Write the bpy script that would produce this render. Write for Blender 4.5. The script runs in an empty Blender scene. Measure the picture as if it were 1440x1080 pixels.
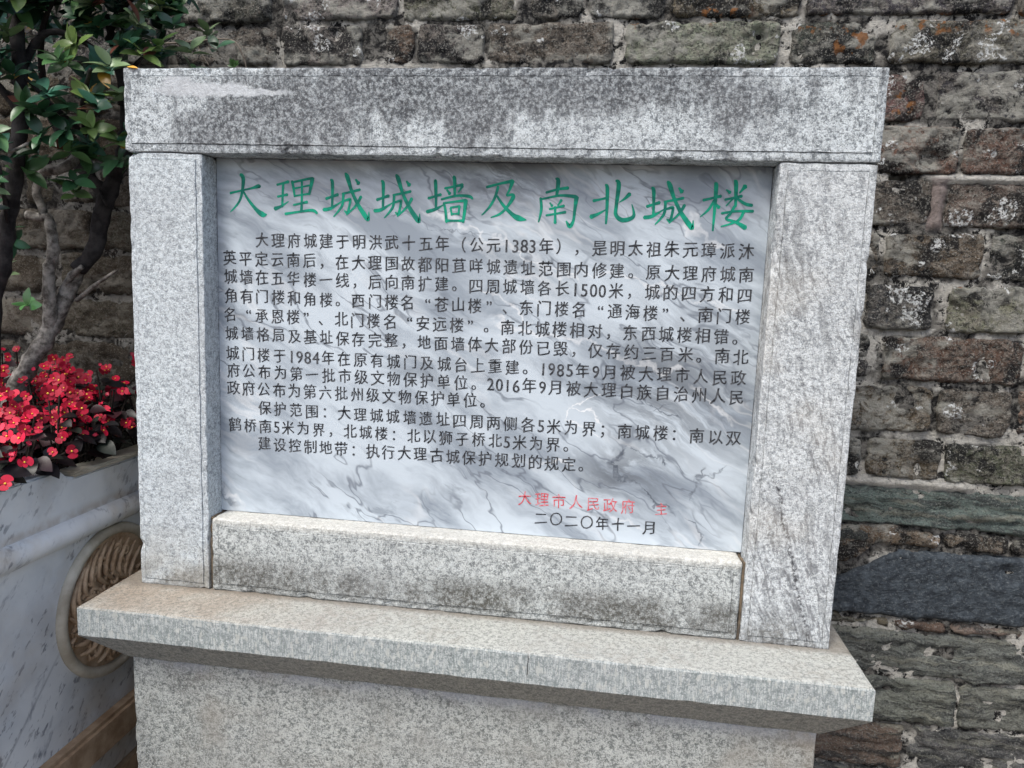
import bpy, bmesh, math, random
from mathutils import Vector, Matrix, noise
random.seed(11)
R = math.radians
sc = bpy.context.scene
COL = sc.collection

# ---------------------------------------------------------------- camera, sky, sun, exposure
def make_camera():
    cx, cy, cz, yaw, pit, rol = 0.8536, -1.2296, 0.58470, 0.13180, 0.13640, 0.03820
    f, sx, sy = 1033.15, -4.508, 4.706
    c, s = math.cos(yaw), math.sin(yaw)
    fw = Vector((-s * math.cos(pit), c * math.cos(pit), -math.sin(pit)))
    r = Vector((c, s, 0)); u = r.cross(fw)
    r2 = math.cos(rol) * r + math.sin(rol) * u
    u2 = -math.sin(rol) * r + math.cos(rol) * u
    cam = bpy.data.cameras.new('camera'); o = bpy.data.objects.new('camera', cam); COL.objects.link(o)
    m = Matrix((r2, u2, -fw)).transposed().to_4x4(); m.translation = (cx, cy, cz)
    o.matrix_world = m
    cam.sensor_width = 36; cam.lens = f / 1440 * 36
    cam.shift_x = -sx / 1440; cam.shift_y = sy / 1440
    cam.clip_start = 0.02; cam.clip_end = 500
    sc.camera = o
make_camera()

SUN_EL, SUN_AZ = R(56), R(205)      # overcast: high, from the front of the wall
world = bpy.data.worlds.new('World'); sc.world = world; world.use_nodes = True
wn = world.node_tree
sky = wn.nodes.new('ShaderNodeTexSky'); sky.sky_type = 'NISHITA'; sky.sun_disc = False
sky.sun_elevation = SUN_EL; sky.sun_rotation = SUN_AZ
sky.air_density = 1.0; sky.dust_density = 4.0; sky.ozone_density = 0.6
bg = wn.nodes['Background']; bg.inputs['Strength'].default_value = 0.145
wn.links.new(sky.outputs[0], bg.inputs[0])
sl = bpy.data.lights.new('sun', 'SUN'); sl.energy = 1.25; sl.angle = R(20); sl.color = (0.97, 1.0, 0.96)
so = bpy.data.objects.new('sun', sl); COL.objects.link(so)
d = Vector((math.sin(SUN_AZ) * math.cos(SUN_EL), math.cos(SUN_AZ) * math.cos(SUN_EL), math.sin(SUN_EL)))
so.rotation_euler = d.to_track_quat('Z', 'Y').to_euler(); so.location = d * 5
sc.view_settings.view_transform = 'Standard'; sc.view_settings.look = 'None'
sc.view_settings.exposure = 0.70; sc.view_settings.gamma = 1; sc.view_settings.use_curve_mapping = False

# ---------------------------------------------------------------- object helpers
def link(name, me, mat=None, parent=None, kind=None):
    o = bpy.data.objects.new(name, me); COL.objects.link(o)
    if mat and me is not None:
        me.materials.clear(); me.materials.append(mat)
    if parent: o.parent = parent
    if kind: o['kind'] = kind
    return o

def empty(name, loc, label, cat, group=None):
    o = bpy.data.objects.new(name, None); COL.objects.link(o); o.location = loc
    o.empty_display_size = 0.05
    o['label'] = label; o['category'] = cat
    if group: o['group'] = group
    bpy.context.view_layer.update()
    return o

def tag(o, label, cat, group=None):
    o['label'] = label; o['category'] = cat
    if group: o['group'] = group

def adopt(o, root):
    """parent o to root, keeping world coordinates stored in the mesh"""
    o.parent = root; o.matrix_parent_inverse = Matrix.Translation(root.location).inverted()
    return o

def mesh_from(name, vs, fs, smooth=False):
    me = bpy.data.meshes.new(name); me.from_pydata(vs, [], fs); me.update()
    if smooth:
        for p in me.polygons: p.use_smooth = True
    return me

def bm_mesh(name, bm, smooth=False):
    me = bpy.data.meshes.new(name); bm.to_mesh(me); bm.free()
    if smooth:
        for p in me.polygons: p.use_smooth = True
    return me

def catmull(pts, n=4):
    out = []
    P = [pts[0]] + list(pts) + [pts[-1]]
    for i in range(1, len(P) - 2):
        p0, p1, p2, p3 = [Vector(q) for q in P[i - 1:i + 3]]
        for k in range(n):
            t = k / n
            out.append(0.5 * ((2 * p1) + (-p0 + p2) * t + (2 * p0 - 5 * p1 + 4 * p2 - p3) * t * t + (-p0 + 3 * p1 - 3 * p2 + p3) * t ** 3))
    out.append(Vector(pts[-1]))
    return out

def tube_into(vs, fs, pts, radii, seg=8, rough=0.0, cap=True):
    """pts list of Vectors, radii same length"""
    n = len(pts); base = len(vs)
    up = Vector((0.13, 0.21, 1)).normalized()
    for i, p in enumerate(pts):
        t = (pts[min(i + 1, n - 1)] - pts[max(i - 1, 0)]).normalized()
        a = t.cross(up)
        if a.length < 1e-3: a = t.cross(Vector((1, 0, 0)))
        a.normalize(); b = t.cross(a)
        for k in range(seg):
            an = 2 * math.pi * k / seg
            q = a * math.cos(an) + b * math.sin(an)
            r = radii[i]
            if rough: r *= 1 + rough * noise.noise((p + q * r) * (0.6 / max(r, 1e-3)))
            vs.append(tuple(p + q * r))
    for i in range(n - 1):
        for k in range(seg):
            a0 = base + i * seg + k; a1 = base + i * seg + (k + 1) % seg
            fs.append((a0, a1, a1 + seg, a0 + seg))
    if cap:
        fs.append(tuple(base + k for k in range(seg))[::-1])
        fs.append(tuple(base + (n - 1) * seg + k for k in range(seg)))

# ---------------------------------------------------------------- material helpers
class M:
    def __init__(s, name, rough=0.85, spec=0.3):
        s.mat = bpy.data.materials.new(name); s.mat.use_nodes = True
        s.t = s.mat.node_tree; s.b = s.t.nodes['Principled BSDF']
        s.b.inputs['Roughness'].default_value = rough
        s.b.inputs['Specular IOR Level'].default_value = spec
        g = s.t.nodes.new('ShaderNodeNewGeometry'); s.P = g.outputs['Position']; s.N = g.outputs['Normal']
        s.sx = None
    def new(s, t, **k):
        n = s.t.nodes.new(t)
        for a, v in k.items(): setattr(n, a, v)
        return n
    def put(s, sock, v):
        if v is None: return
        if isinstance(v, bpy.types.NodeSocket): s.t.links.new(v, sock)
        elif isinstance(v, tuple) and len(v) == 3 and sock.type == 'RGBA': sock.default_value = (*v, 1)
        else: sock.default_value = v
    def xyz(s):
        if not s.sx:
            n = s.new('ShaderNodeSeparateXYZ'); s.put(n.inputs[0], s.P); s.sx = n.outputs
        return s.sx
    def m(s, op, a, b=None, c=None, clamp=False):
        n = s.new('ShaderNodeMath', operation=op, use_clamp=clamp)
        s.put(n.inputs[0], a); s.put(n.inputs[1], b); s.put(n.inputs[2], c)
        return n.outputs[0]
    def vec(s, scale=(1, 1, 1), rot=(0, 0, 0), loc=(0, 0, 0), src=None):
        if any(rot):      # turn first, then stretch along the turned axes
            r = s.new('ShaderNodeMapping'); s.put(r.inputs['Vector'], src or s.P); r.inputs['Rotation'].default_value = rot
            src = r.outputs[0]; rot = (0, 0, 0)
        n = s.new('ShaderNodeMapping'); s.put(n.inputs['Vector'], src or s.P)
        n.inputs['Scale'].default_value = scale; n.inputs['Rotation'].default_value = rot; n.inputs['Location'].default_value = loc
        return n.outputs[0]
    def noise(s, scale, detail=4, rough=0.55, dist=0.0, v=None, out=0):
        n = s.new('ShaderNodeTexNoise'); s.put(n.inputs['Vector'], v or s.P)
        n.inputs['Scale'].default_value = scale; n.inputs['Detail'].default_value = detail
        n.inputs['Roughness'].default_value = rough; n.inputs['Distortion'].default_value = dist
        return n.outputs[out]
    def voro(s, scale, v=None, feature='F1', out='Distance', rnd=1.0):
        n = s.new('ShaderNodeTexVoronoi', feature=feature); s.put(n.inputs['Vector'], v or s.P)
        n.inputs['Scale'].default_value = scale; n.inputs['Randomness'].default_value = rnd
        return n.outputs[out]
    def ramp(s, v, a, b, lo=0.0, hi=1.0):
        n = s.new('ShaderNodeMapRange', interpolation_type='SMOOTHSTEP'); s.put(n.inputs[0], v)
        n.inputs[1].default_value = a; n.inputs[2].default_value = b; n.inputs[3].default_value = lo; n.inputs[4].default_value = hi
        return n.outputs[0]
    def mix(s, f, a, b, mode='MIX'):
        n = s.new('ShaderNodeMix', data_type='RGBA', blend_type=mode)
        s.put(n.inputs[0], f); s.put(n.inputs[6], a); s.put(n.inputs[7], b)
        return n.outputs[2]
    def warp(s, scale, amt, v=None):
        """position pushed about by a noise"""
        nz = s.noise(scale, 3, 0.5, v=v, out=1)
        a = s.new('ShaderNodeVectorMath', operation='SUBTRACT'); s.put(a.inputs[0], nz); a.inputs[1].default_value = (0.5, 0.5, 0.5)
        b = s.new('ShaderNodeVectorMath', operation='SCALE'); s.put(b.inputs[0], a.outputs[0]); b.inputs['Scale'].default_value = amt
        c = s.new('ShaderNodeVectorMath', operation='ADD'); s.put(c.inputs[0], b.outputs[0]); s.put(c.inputs[1], v or s.P)
        return c.outputs[0]
    def blob(s, c, r, v=None, inner=0.0):
        """1 at the centre falling to 0 at radius r (x, y, z radii)"""
        n = s.vec(scale=tuple(1 / q for q in r), loc=tuple(-cc / q for cc, q in zip(c, r)), src=v)
        l = s.new('ShaderNodeVectorMath', operation='LENGTH'); s.put(l.inputs[0], n)
        return s.ramp(l.outputs['Value'], 1.0, inner)
    def bump(s, h, strength=0.5, dist=0.002, prev=None):
        n = s.new('ShaderNodeBump'); s.put(n.inputs['Height'], h)
        n.inputs['Strength'].default_value = strength; n.inputs['Distance'].default_value = dist
        if prev: s.put(n.inputs['Normal'], prev)
        s.put(s.b.inputs['Normal'], n.outputs[0]); return n.outputs[0]
    def color(s, c): s.put(s.b.inputs['Base Color'], c)
    def rough(s, r): s.put(s.b.inputs['Roughness'], r)
    def mx(s, *a):
        r = a[0]
        for q in a[1:]: r = s.m('MAXIMUM', r, q)
        return r

# ================================================================ materials
def granite(name, lo=(0.17, 0.18, 0.19), hi=(0.62, 0.63, 0.65), kind='plain', tint=None, scale=1.3, bumpy=1.0):
    k = M(name, 0.9, 0.2)
    w = k.warp(90 * scale, 0.005)
    g1 = k.noise(270 * scale, 4, 0.72, v=w)
    cell = k.new('ShaderNodeSeparateColor'); k.put(cell.inputs[0], k.voro(250 * scale, v=w, out='Color'))
    edge = k.voro(250 * scale, v=w, feature='DISTANCE_TO_EDGE')
    g2 = k.m('MULTIPLY', k.ramp(edge, 0.0, 0.14, 0.45, 1.0), k.m('ADD', 0.50, k.m('MULTIPLY', cell.outputs[0], 0.75)))
    g3 = k.noise(75 * scale, 4, 0.6)
    f = k.m('ADD', k.m('MULTIPLY', g1, 0.66), k.m('MULTIPLY', g2, 0.24))
    f = k.m('ADD', f, k.m('MULTIPLY', k.m('SUBTRACT', g3, 0.5), 0.45))
    sp = k.ramp(k.m('ADD', f, k.m('MULTIPLY', k.m('SUBTRACT', k.noise(110 * scale, 3, 0.6, v=w), 0.5), 0.5)), 0.32, 0.62)
    c = k.mix(sp, lo, hi)
    # small dark mica flecks
    fl = k.ramp(k.noise(420 * scale, 2, 0.5), 0.60, 0.66)
    c = k.mix(k.m('MULTIPLY', fl, 0.55), c, (0.06, 0.065, 0.07))
    X, Y, Z = k.xyz()
    fine = k.ramp(k.noise(160, 4, 0.75), 0.40, 0.62)
    if kind == 'beam':
        st = k.noise(9, 5, 0.62, v=k.vec((1.6, 1, 0.55)))
        streak = k.noise(30, 4, 0.65, v=k.vec((1.5, 1, 0.16)))
        top = k.ramp(Z, 0.84, 0.922)
        body = k.mx(k.m('MULTIPLY', k.blob((0.17, 0, 0.835), (0.12, 1, 0.05)), 1.25), k.m('MULTIPLY', k.blob((0.30, 0, 0.86), (0.25, 1, 0.11)), 0.9),
                    k.m('MULTIPLY', k.blob((0.52, 0, 0.90), (0.30, 1, 0.09)), 1.0), k.m('MULTIPLY', k.blob((0.80, 0, 0.90), (0.35, 1, 0.07)), 0.85),
                    k.m('MULTIPLY', k.blob((0.62, 0, 0.86), (0.10, 1, 0.10)), 0.8), k.m('MULTIPLY', k.blob((1.05, 0, 0.87), (0.10, 1, 0.07)), 0.7),
                    k.m('MULTIPLY', k.blob((0.33, 0, 0.815), (0.30, 1, 0.03)), 0.5))
        a = k.m('ADD', k.m('MULTIPLY', st, 0.65), k.m('MULTIPLY', streak, 0.95))
        a = k.m('SUBTRACT', a, 0.08)
        a = k.m('ADD', a, k.m('MULTIPLY', body, 0.50)); a = k.m('ADD', a, k.m('MULTIPLY', top, 0.12))
        mask = k.ramp(a, 0.72, 1.04)
        # pale scraped strip at the upper left
        w2 = k.warp(40, 0.02)
        scr = k.mx(k.blob((0.145, 0, 0.897), (0.11, 1, 0.014), v=w2, inner=0.6), k.blob((0.10, 0, 0.908), (0.035, 1, 0.016), v=w2, inner=0.6), k.blob((0.22, 0, 0.893), (0.10, 1, 0.007), v=w2, inner=0.6))
        mask = k.m('MULTIPLY', mask, k.m('SUBTRACT', 1.0, scr))
        fm = k.m('MULTIPLY', mask, k.m('ADD', 0.38, k.m('MULTIPLY', fine, 0.55)))
        c = k.mix(fm, c, (0.045, 0.047, 0.053))
        c = k.mix(k.m('MULTIPLY', scr, 0.7), c, (0.55, 0.57, 0.60))
    if kind == 'sill':
        st = k.noise(14, 5, 0.65, v=k.vec((1, 1, 0.6)))
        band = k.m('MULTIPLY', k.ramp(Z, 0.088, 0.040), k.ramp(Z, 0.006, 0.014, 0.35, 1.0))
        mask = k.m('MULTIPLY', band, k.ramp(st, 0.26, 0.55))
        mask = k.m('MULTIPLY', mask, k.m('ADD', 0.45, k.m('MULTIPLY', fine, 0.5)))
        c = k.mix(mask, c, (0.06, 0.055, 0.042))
        c = k.mix(k.m('MULTIPLY', k.ramp(Z, 0.12, 0.143), 0.55), c, (0.66, 0.63, 0.56))  # paler towards the top: light from above put into the colour
        sm = k.m('MULTIPLY', k.mx(k.ramp(X, 1.098, 1.1025), 0.0), k.ramp(k.noise(18, 3, 0.6), 0.3, 0.55))
        c = k.mix(k.m('MULTIPLY', sm, 0.6), c, (0.30, 0.19, 0.10))
    if kind == 'pillar':
        c = k.mix(k.m('MULTIPLY', k.ramp(Z, 0.16, 0.0), k.ramp(k.noise(12, 4, 0.6), 0.3, 0.65, 0, 0.55)), c, (0.36, 0.32, 0.25))
        dk = k.m('MULTIPLY', k.ramp(Z, 0.07, 0.02), k.ramp(k.noise(16, 4, 0.65), 0.42, 0.62))
        c = k.mix(k.m('MULTIPLY', dk, k.m('ADD', 0.3, k.m('MULTIPLY', fine, 0.4))), c, (0.10, 0.09, 0.07))
        c = k.mix(k.m('MULTIPLY', k.ramp(k.noise(5, 3, 0.5), 0.40, 0.7), 0.25), c, (0.33, 0.34, 0.36))
    if kind == 'veined':
        w3 = k.warp(9, 0.05)
        v = k.noise(1.0, 5, 0.66, v=k.vec((150, 60, 30), (0, R(17), 0), src=w3))
        c = k.mix(k.m('MULTIPLY', k.ramp(v, 0.50, 0.62, 0, 0.8), k.mx(k.ramp(k.noise(6, 3, 0.5), 0.38, 0.62, 0.25, 0.9), k.ramp(Z, 0.4, 0.1, 0.0, 0.9))), c, (0.14, 0.145, 0.155))
        vv = k.noise(1.0, 3, 0.6, v=k.vec((34, 20, 4), (0, R(14), 0), src=w3))
        c = k.mix(k.ramp(vv, 0.53, 0.66, 0, 0.45), c, (0.12, 0.125, 0.13))
        w4 = k.warp(25, 0.02)
        def crack(px, pz, ang, wd, z0, z1, col=0.85):
            q = k.vec((1, 1, 1), (0, 0, 0), (-px, 0, -pz), src=w4)
            n = k.new('ShaderNodeSeparateXYZ'); k.put(n.inputs[0], q)
            dd = k.m('ABSOLUTE', k.m('ADD', n.outputs[0], k.m('MULTIPLY', n.outputs[2], math.tan(ang))))
            return k.m('MULTIPLY', k.m('MULTIPLY', k.ramp(dd, wd, 0.0), col), k.m('MULTIPLY', k.ramp(Z, z0 - .03, z0), k.ramp(Z, z1 + .03, z1)))
        cr = k.mx(k.m('MULTIPLY', crack(1.185, 0.12, R(15), 0.0085, -0.05, 0.27, 1.0), k.ramp(k.noise(150, 4, 0.75), 0.42, 0.58)), k.m('MULTIPLY', crack(1.172, 0.10, R(17), 0.012, -0.05, 0.3, 0.6), k.ramp(k.noise(150, 4, 0.75), 0.50, 0.62)), k.m('MULTIPLY', crack(1.152, 0.52, R(13), 0.006, 0.3, 0.7, 0.6), k.ramp(k.noise(150, 4, 0.75), 0.48, 0.6)))
        c = k.mix(cr, c, (0.05, 0.05, 0.055))
        dk = k.m('MULTIPLY', k.ramp(Z, 0.08, 0.02), k.ramp(k.noise(16, 4, 0.65), 0.38, 0.6))
        c = k.mix(k.m('MULTIPLY', dk, k.m('ADD', 0.35, k.m('MULTIPLY', fine, 0.4))), c, (0.09, 0.085, 0.07))
        c = k.mix(k.m('MULTIPLY', k.ramp(k.noise(6, 3, 0.5), 0.48, 0.68), 0.25), c, (0.55, 0.50, 0.42))
    if kind == 'ledge':
        # dirt on the top: rust brown by the left pillar foot, cream towards the right; bluish sawn front
        n = k.new('ShaderNodeSeparateXYZ'); k.put(n.inputs[0], k.N)
        up = k.ramp(n.outputs[2], 0.4, 0.8)
        patch = k.ramp(k.noise(7, 4, 0.6), 0.35, 0.65)
        rust = k.m('MULTIPLY', k.ramp(X, 0.60, -0.05), k.m('ADD', 0.30, k.m('MULTIPLY', patch, 0.55)))
        c = k.mix(k.m('MULTIPLY', up, 0.9), c, k.mix(1.0, c, (0.92, 0.90, 0.84), 'MULTIPLY'))
        c = k.mix(k.m('MULTIPLY', up, 0.15), c, (0.50, 0.46, 0.39))
        c = k.mix(k.m('MULTIPLY', up, k.m('MULTIPLY', rust, 1.1)), c, k.mix(1.0, c, (0.80, 0.64, 0.52), 'MULTIPLY'))
        c = k.mix(k.m('MULTIPLY', up, k.m('MULTIPLY', patch, k.ramp(k.noise(50, 3, 0.6), 0.42, 0.6, 0, 0.25))), c, (0.22, 0.18, 0.13))
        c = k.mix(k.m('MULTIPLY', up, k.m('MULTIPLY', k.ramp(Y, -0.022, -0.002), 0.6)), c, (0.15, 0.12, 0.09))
        fr = k.ramp(n.outputs[1], -0.6, -0.9)
        sw = k.noise(1, 4, 0.6, v=k.vec((420, 60, 45)))
        c = k.mix(k.m('MULTIPLY', fr, k.ramp(sw, 0.38, 0.62, 0, 0.65)), c, (0.17, 0.21, 0.205))
        bl = k.m('MULTIPLY', k.ramp(k.noise(1, 3, 0.5, v=k.vec((120, 60, 55))), 0.56, 0.64), 0.6)
        c = k.mix(k.m('MULTIPLY', fr, bl), c, (0.52, 0.53, 0.50))
        cr = k.m('MULTIPLY', k.ramp(k.m('ABSOLUTE', k.m('SUBTRACT', k.m('ADD', X, k.m('MULTIPLY', k.noise(60, 2), 0.006)), 0.757)), 0.0013, 0.0004), k.ramp(Z, -0.042, -0.035))
        c = k.mix(k.m('MULTIPLY', cr, fr), c, (0.03, 0.03, 0.03))
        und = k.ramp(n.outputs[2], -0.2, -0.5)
        c = k.mix(k.m('MULTIPLY', und, 0.6), c, k.mix(1.0, c, (0.62, 0.56, 0.48), 'MULTIPLY'))  # faces turned downwards are tinted darker and browner
    if kind == 'base':
        st = k.noise(8, 4, 0.6)
        c = k.mix(k.ramp(st, 0.42, 0.68, 0, 0.5), c, (0.27, 0.27, 0.25))
        wm = k.ramp(k.noise(4, 3, 0.5), 0.5, 0.7, 0, 0.35)
        c = k.mix(wm, c, (0.36, 0.28, 0.19))
        sp2 = k.m('MULTIPLY', k.mx(k.blob((0.12, 0, -0.145), (0.06, 1, 0.06)), k.blob((0.62, 0, -0.135), (0.04, 1, 0.02)), k.blob((0.75, 0, -0.28), (0.02, 1, 0.03)), k.blob((0.93, 0, -0.14), (0.03, 1, 0.014))), fine)
        c = k.mix(k.m('MULTIPLY', sp2, 0.75), c, (0.05, 0.05, 0.05))
        ed = k.m('MULTIPLY', k.ramp(Z, -0.145, -0.118), k.ramp(k.noise(9, 3, 0.6), 0.42, 0.52))
        c = k.mix(k.m('MULTIPLY', ed, 0.6), c, (0.36, 0.38, 0.42))
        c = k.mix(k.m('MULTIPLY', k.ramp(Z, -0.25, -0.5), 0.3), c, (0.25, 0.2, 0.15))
    if kind == 'margin': pass
    # broad, faint unevenness
    c = k.mix(k.ramp(k.noise(3.5, 3, 0.5), 0.3, 0.75, 0, 0.18), c, (0.30, 0.31, 0.33))
    k.color(c)
    n1 = k.bump(k.m('ADD', f, k.m('MULTIPLY', g3, 0.6)), 0.55 * bumpy, 0.0035)
    return k.mat

def marble_panel_mat():
    k = M('veined_marble', 0.34, 0.45)
    X, Y, Z = k.xyz()
    w = k.warp(5, 0.10)
    w = k.warp(22, 0.018, v=w)
    cloud = k.noise(1, 6, 0.62, v=k.vec((3.0, 2, 10.5), (0, R(-27), 0), src=w))
    c = k.mix(k.ramp(cloud, 0.40, 0.64), (0.53, 0.595, 0.655), (0.25, 0.29, 0.34))
    # dark diagonal smoky band: densest at the top middle and lower right
    band = k.mx(k.m('MULTIPLY', k.blob((0.66, 0, 0.76), (0.16, 1, 0.10), v=w), 0.9), k.m('MULTIPLY', k.blob((0.98, 0, 0.42), (0.22, 1, 0.22), v=w), 0.8),
                k.m('MULTIPLY', k.blob((0.74, 0, 0.62), (0.20, 1, 0.09), v=w), 0.45), k.m('MULTIPLY', k.blob((0.45, 0, 0.79), (0.3, 1, 0.03), v=w), 0.5),
                k.m('MULTIPLY', k.blob((0.90, 0, 0.27), (0.16, 1, 0.09), v=w), 0.8), k.m('MULTIPLY', k.blob((0.55, 0, 0.42), (0.2, 1, 0.06), v=w), 0.35))
    sm = k.noise(1, 6, 0.7, v=k.vec((7, 4, 30), (0, R(-28), 0), src=w))
    c = k.mix(k.m('MULTIPLY', band, k.ramp(sm, 0.38, 0.56)), c, (0.12, 0.135, 0.155))
    fine = k.noise(1, 5, 0.65, v=k.vec((10, 4, 48), (0, R(-25), 0), src=w))
    c = k.mix(k.m('MULTIPLY', k.ramp(fine, 0.54, 0.66, 0, 0.65), k.mx(k.ramp(k.noise(4, 3, 0.5), 0.42, 0.65, 0.1, 0.8), k.blob((0.95, 0, 0.30), (0.25, 1, 0.25)))), c, (0.15, 0.175, 0.21))
    ridge = k.m('ABSOLUTE', k.m('SUBTRACT', k.noise(1, 3, 0.55, v=k.vec((5, 3, 17), (0, R(-31), 0), (3, 1, 7), src=w)), 0.5))
    c = k.mix(k.m('MULTIPLY', k.ramp(ridge, 0.020, 0.0), k.ramp(k.noise(5, 2), 0.42, 0.58, 0, 0.75)), c, (0.13, 0.15, 0.185))
    ridge2 = k.m('ABSOLUTE', k.m('SUBTRACT', k.noise(1, 3, 0.55, v=k.vec((4, 3, 15), (0, R(-33), 0), (9, 5, 2), src=w)), 0.52))
    c = k.mix(k.m('MULTIPLY', k.ramp(ridge2, 0.035, 0.0), k.ramp(k.noise(4, 2, v=k.vec((1, 1, 1), loc=(5, 5, 5))), 0.45, 0.65, 0, 0.28)), c, (0.80, 0.80, 0.80))
    # the individual veins that stand out, as short straight runs seen through a warp
    wv = k.warp(95, 0.014, v=k.warp(24, 0.065)); vn = k.ramp(k.noise(55, 3, 0.6), 0.30, 0.60, 0.35, 1.0)
    def vein(a, b, wd, op, src=wv):
        ax, az = a; bx, bz = b
        L = math.hypot(bx - ax, bz - az); ang = math.atan2(bz - az, bx - ax)
        q = k.vec((1, 1, 1), (0, 0, 0), (-(ax + bx) / 2, 0, -(az + bz) / 2), src=src)
        n = k.new('ShaderNodeSeparateXYZ'); k.put(n.inputs[0], q)
        al = k.m('ADD', k.m('MULTIPLY', n.outputs[0], math.cos(ang)), k.m('MULTIPLY', n.outputs[2], math.sin(ang)))
        ac = k.m('SUBTRACT', k.m('MULTIPLY', n.outputs[2], math.cos(ang)), k.m('MULTIPLY', n.outputs[0], math.sin(ang)))
        return k.m('MULTIPLY', k.m('MULTIPLY', k.ramp(k.m('ABSOLUTE', ac), wd, wd * 0.15), op), k.ramp(k.m('ABSOLUTE', al), L / 2 + 0.008, L / 2 - 0.01))
    dark = k.mx(vein((0.90, 0.31), (0.872, 0.275), .0042, .8), vein((0.872, 0.278), (0.93, 0.24), .004, .85), vein((0.925, 0.243), (0.978, 0.203), .004, .85),
                vein((0.905, 0.312), (0.955, 0.297), .0025, .7), vein((0.955, 0.297), (0.975, 0.285), .004, .8), vein((1.03, 0.285), (1.016, 0.235), .004, .7), vein((1.02, 0.262), (1.075, 0.29), .0035, .6),
                vein((1.0, 0.20), (1.036, 0.155), .0035, .7), vein((0.91, 0.405), (0.985, 0.37), .003, .65), vein((0.93, 0.385), (0.965, 0.40), .0025, .5), vein((0.148, 0.195), (0.168, 0.143), .006, .55),
                vein((0.46, 0.70), (0.62, 0.665), .0016, .55), vein((0.30, 0.735), (0.44, 0.70), .0014, .4), vein((0.62, 0.76), (0.67, 0.70), .008, .35), vein((1.04, 0.44), (1.10, 0.40), .006, .4))
    c = k.mix(k.m('MULTIPLY', dark, vn), c, (0.06, 0.072, 0.095))
    white = k.mx(vein((0.52, 0.715), (0.60, 0.68), .009, .6), vein((0.60, 0.685), (0.80, 0.60), .0035, .5), vein((0.66, 0.53), (0.98, 0.45), .006, .45), vein((0.98, 0.72), (0.985, 0.68), .008, .5), vein((0.985, 0.685), (1.04, 0.655), .007, .45),
                 vein((0.80, 0.62), (1.08, 0.55), .0035, .4), vein((0.80, 0.385), (0.85, 0.365), .003, .8), vein((0.795, 0.385), (0.79, 0.355), .003, .75), vein((0.79, 0.352), (0.85, 0.325), .003, .6), vein((0.84, 0.405), (0.80, 0.388), .003, .7), vein((0.75, 0.27), (0.80, 0.277), .004, .6),
                 vein((1.0, 0.43), (1.07, 0.37), .006, .4), vein((0.158, 0.19), (0.182, 0.145), .007, .6), vein((0.86, 0.20), (0.94, 0.17), .006, .4), vein((0.62, 0.58), (0.72, 0.53), .004, .5))
    c = k.mix(k.m('MULTIPLY', white, vn), c, (0.82, 0.83, 0.84))
    k.color(c)
    k.rough(k.ramp(k.noise(60, 3), 0.3, 0.7, 0.30, 0.48))
    k.bump(k.noise(300, 2), 0.12, 0.0005)
    return k.mat

def planter_marble(name, warm=0.0):
    k = M(name, 0.45, 0.4)
    w = k.warp(9, 0.06)
    c = k.mix(k.ramp(k.noise(6, 5, 0.6, v=w), 0.35, 0.7), (0.74, 0.77, 0.79), (0.54, 0.58, 0.62))
    v = k.noise(1, 5, 0.65, v=k.vec((10, 9, 26), (R(-48), 0, 0), src=w))
    c = k.mix(k.ramp(v, 0.58, 0.70, 0, 0.7), c, (0.20, 0.23, 0.28))
    sp = k.noise(1, 3, 0.6, v=k.vec((40, 36, 90), (R(-48), 0, 0)))
    c = k.mix(k.m('MULTIPLY', k.ramp(sp, 0.57, 0.67, 0, 0.75), k.ramp(k.noise(5, 3, 0.5), 0.40, 0.54)), c, (0.12, 0.14, 0.18))
    st = k.ramp(k.noise(7, 4, 0.6), 0.42, 0.68)
    c = k.mix(k.m('MULTIPLY', st, 0.25 + warm * 0.5), c, (0.47, 0.37, 0.24))
    X, Y, Z = k.xyz()
    if warm == 0:
        # tan weather stain towards the foot and round the medallion
        lo = k.m('MULTIPLY', k.ramp(Z, -0.18, -0.36), k.ramp(Y, -0.12, 0.18))
        c = k.mix(k.m('MULTIPLY', lo, k.ramp(k.noise(11, 4, 0.6), 0.3, 0.65, 0.15, 0.6)), c, (0.36, 0.28, 0.19))
        ln = k.m('MULTIPLY', k.ramp(k.m('ABSOLUTE', k.m('SUBTRACT', k.m('ADD', Z, k.m('MULTIPLY', Y, -1.0)), -0.085 - 0.06)), 0.006, 0.001), k.ramp(Z, -0.12, -0.2))
        c = k.mix(k.m('MULTIPLY', ln, 0.35), c, (0.12, 0.14, 0.17))
        st2 = k.m('MULTIPLY', k.ramp(k.m('ABSOLUTE', k.m('SUBTRACT', Z, 0.105)), 0.02, 0.0), k.ramp(k.noise(20, 3), 0.35, 0.6))
        c = k.mix(k.m('MULTIPLY', st2, 0.5), c, (0.34, 0.25, 0.17))
    k.color(c)
    k.bump(k.noise(120, 4, 0.6), 0.2, 0.001)
    return k.mat

def carving_mat():
    k = M('stained_carving', 0.75, 0.25)
    c = k.mix(k.ramp(k.noise(30, 5, 0.65), 0.3, 0.7), (0.34, 0.22, 0.13), (0.60, 0.45, 0.31))
    c = k.mix(k.ramp(k.noise(12, 3), 0.5, 0.7, 0, 0.5), c, (0.20, 0.13, 0.08))
    k.color(c); k.bump(k.noise(150, 4), 0.4, 0.0015); return k.mat

def plain_stain(name, a, b, scale=20, rough=0.8, bs=0.4, spec=0.25):
    k = M(name, rough, spec)
    k.color(k.mix(k.ramp(k.noise(scale, 5, 0.62), 0.32, 0.68), a, b)); k.bump(k.noise(scale * 6, 4, 0.65), bs, 0.0015); return k.mat

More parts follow.
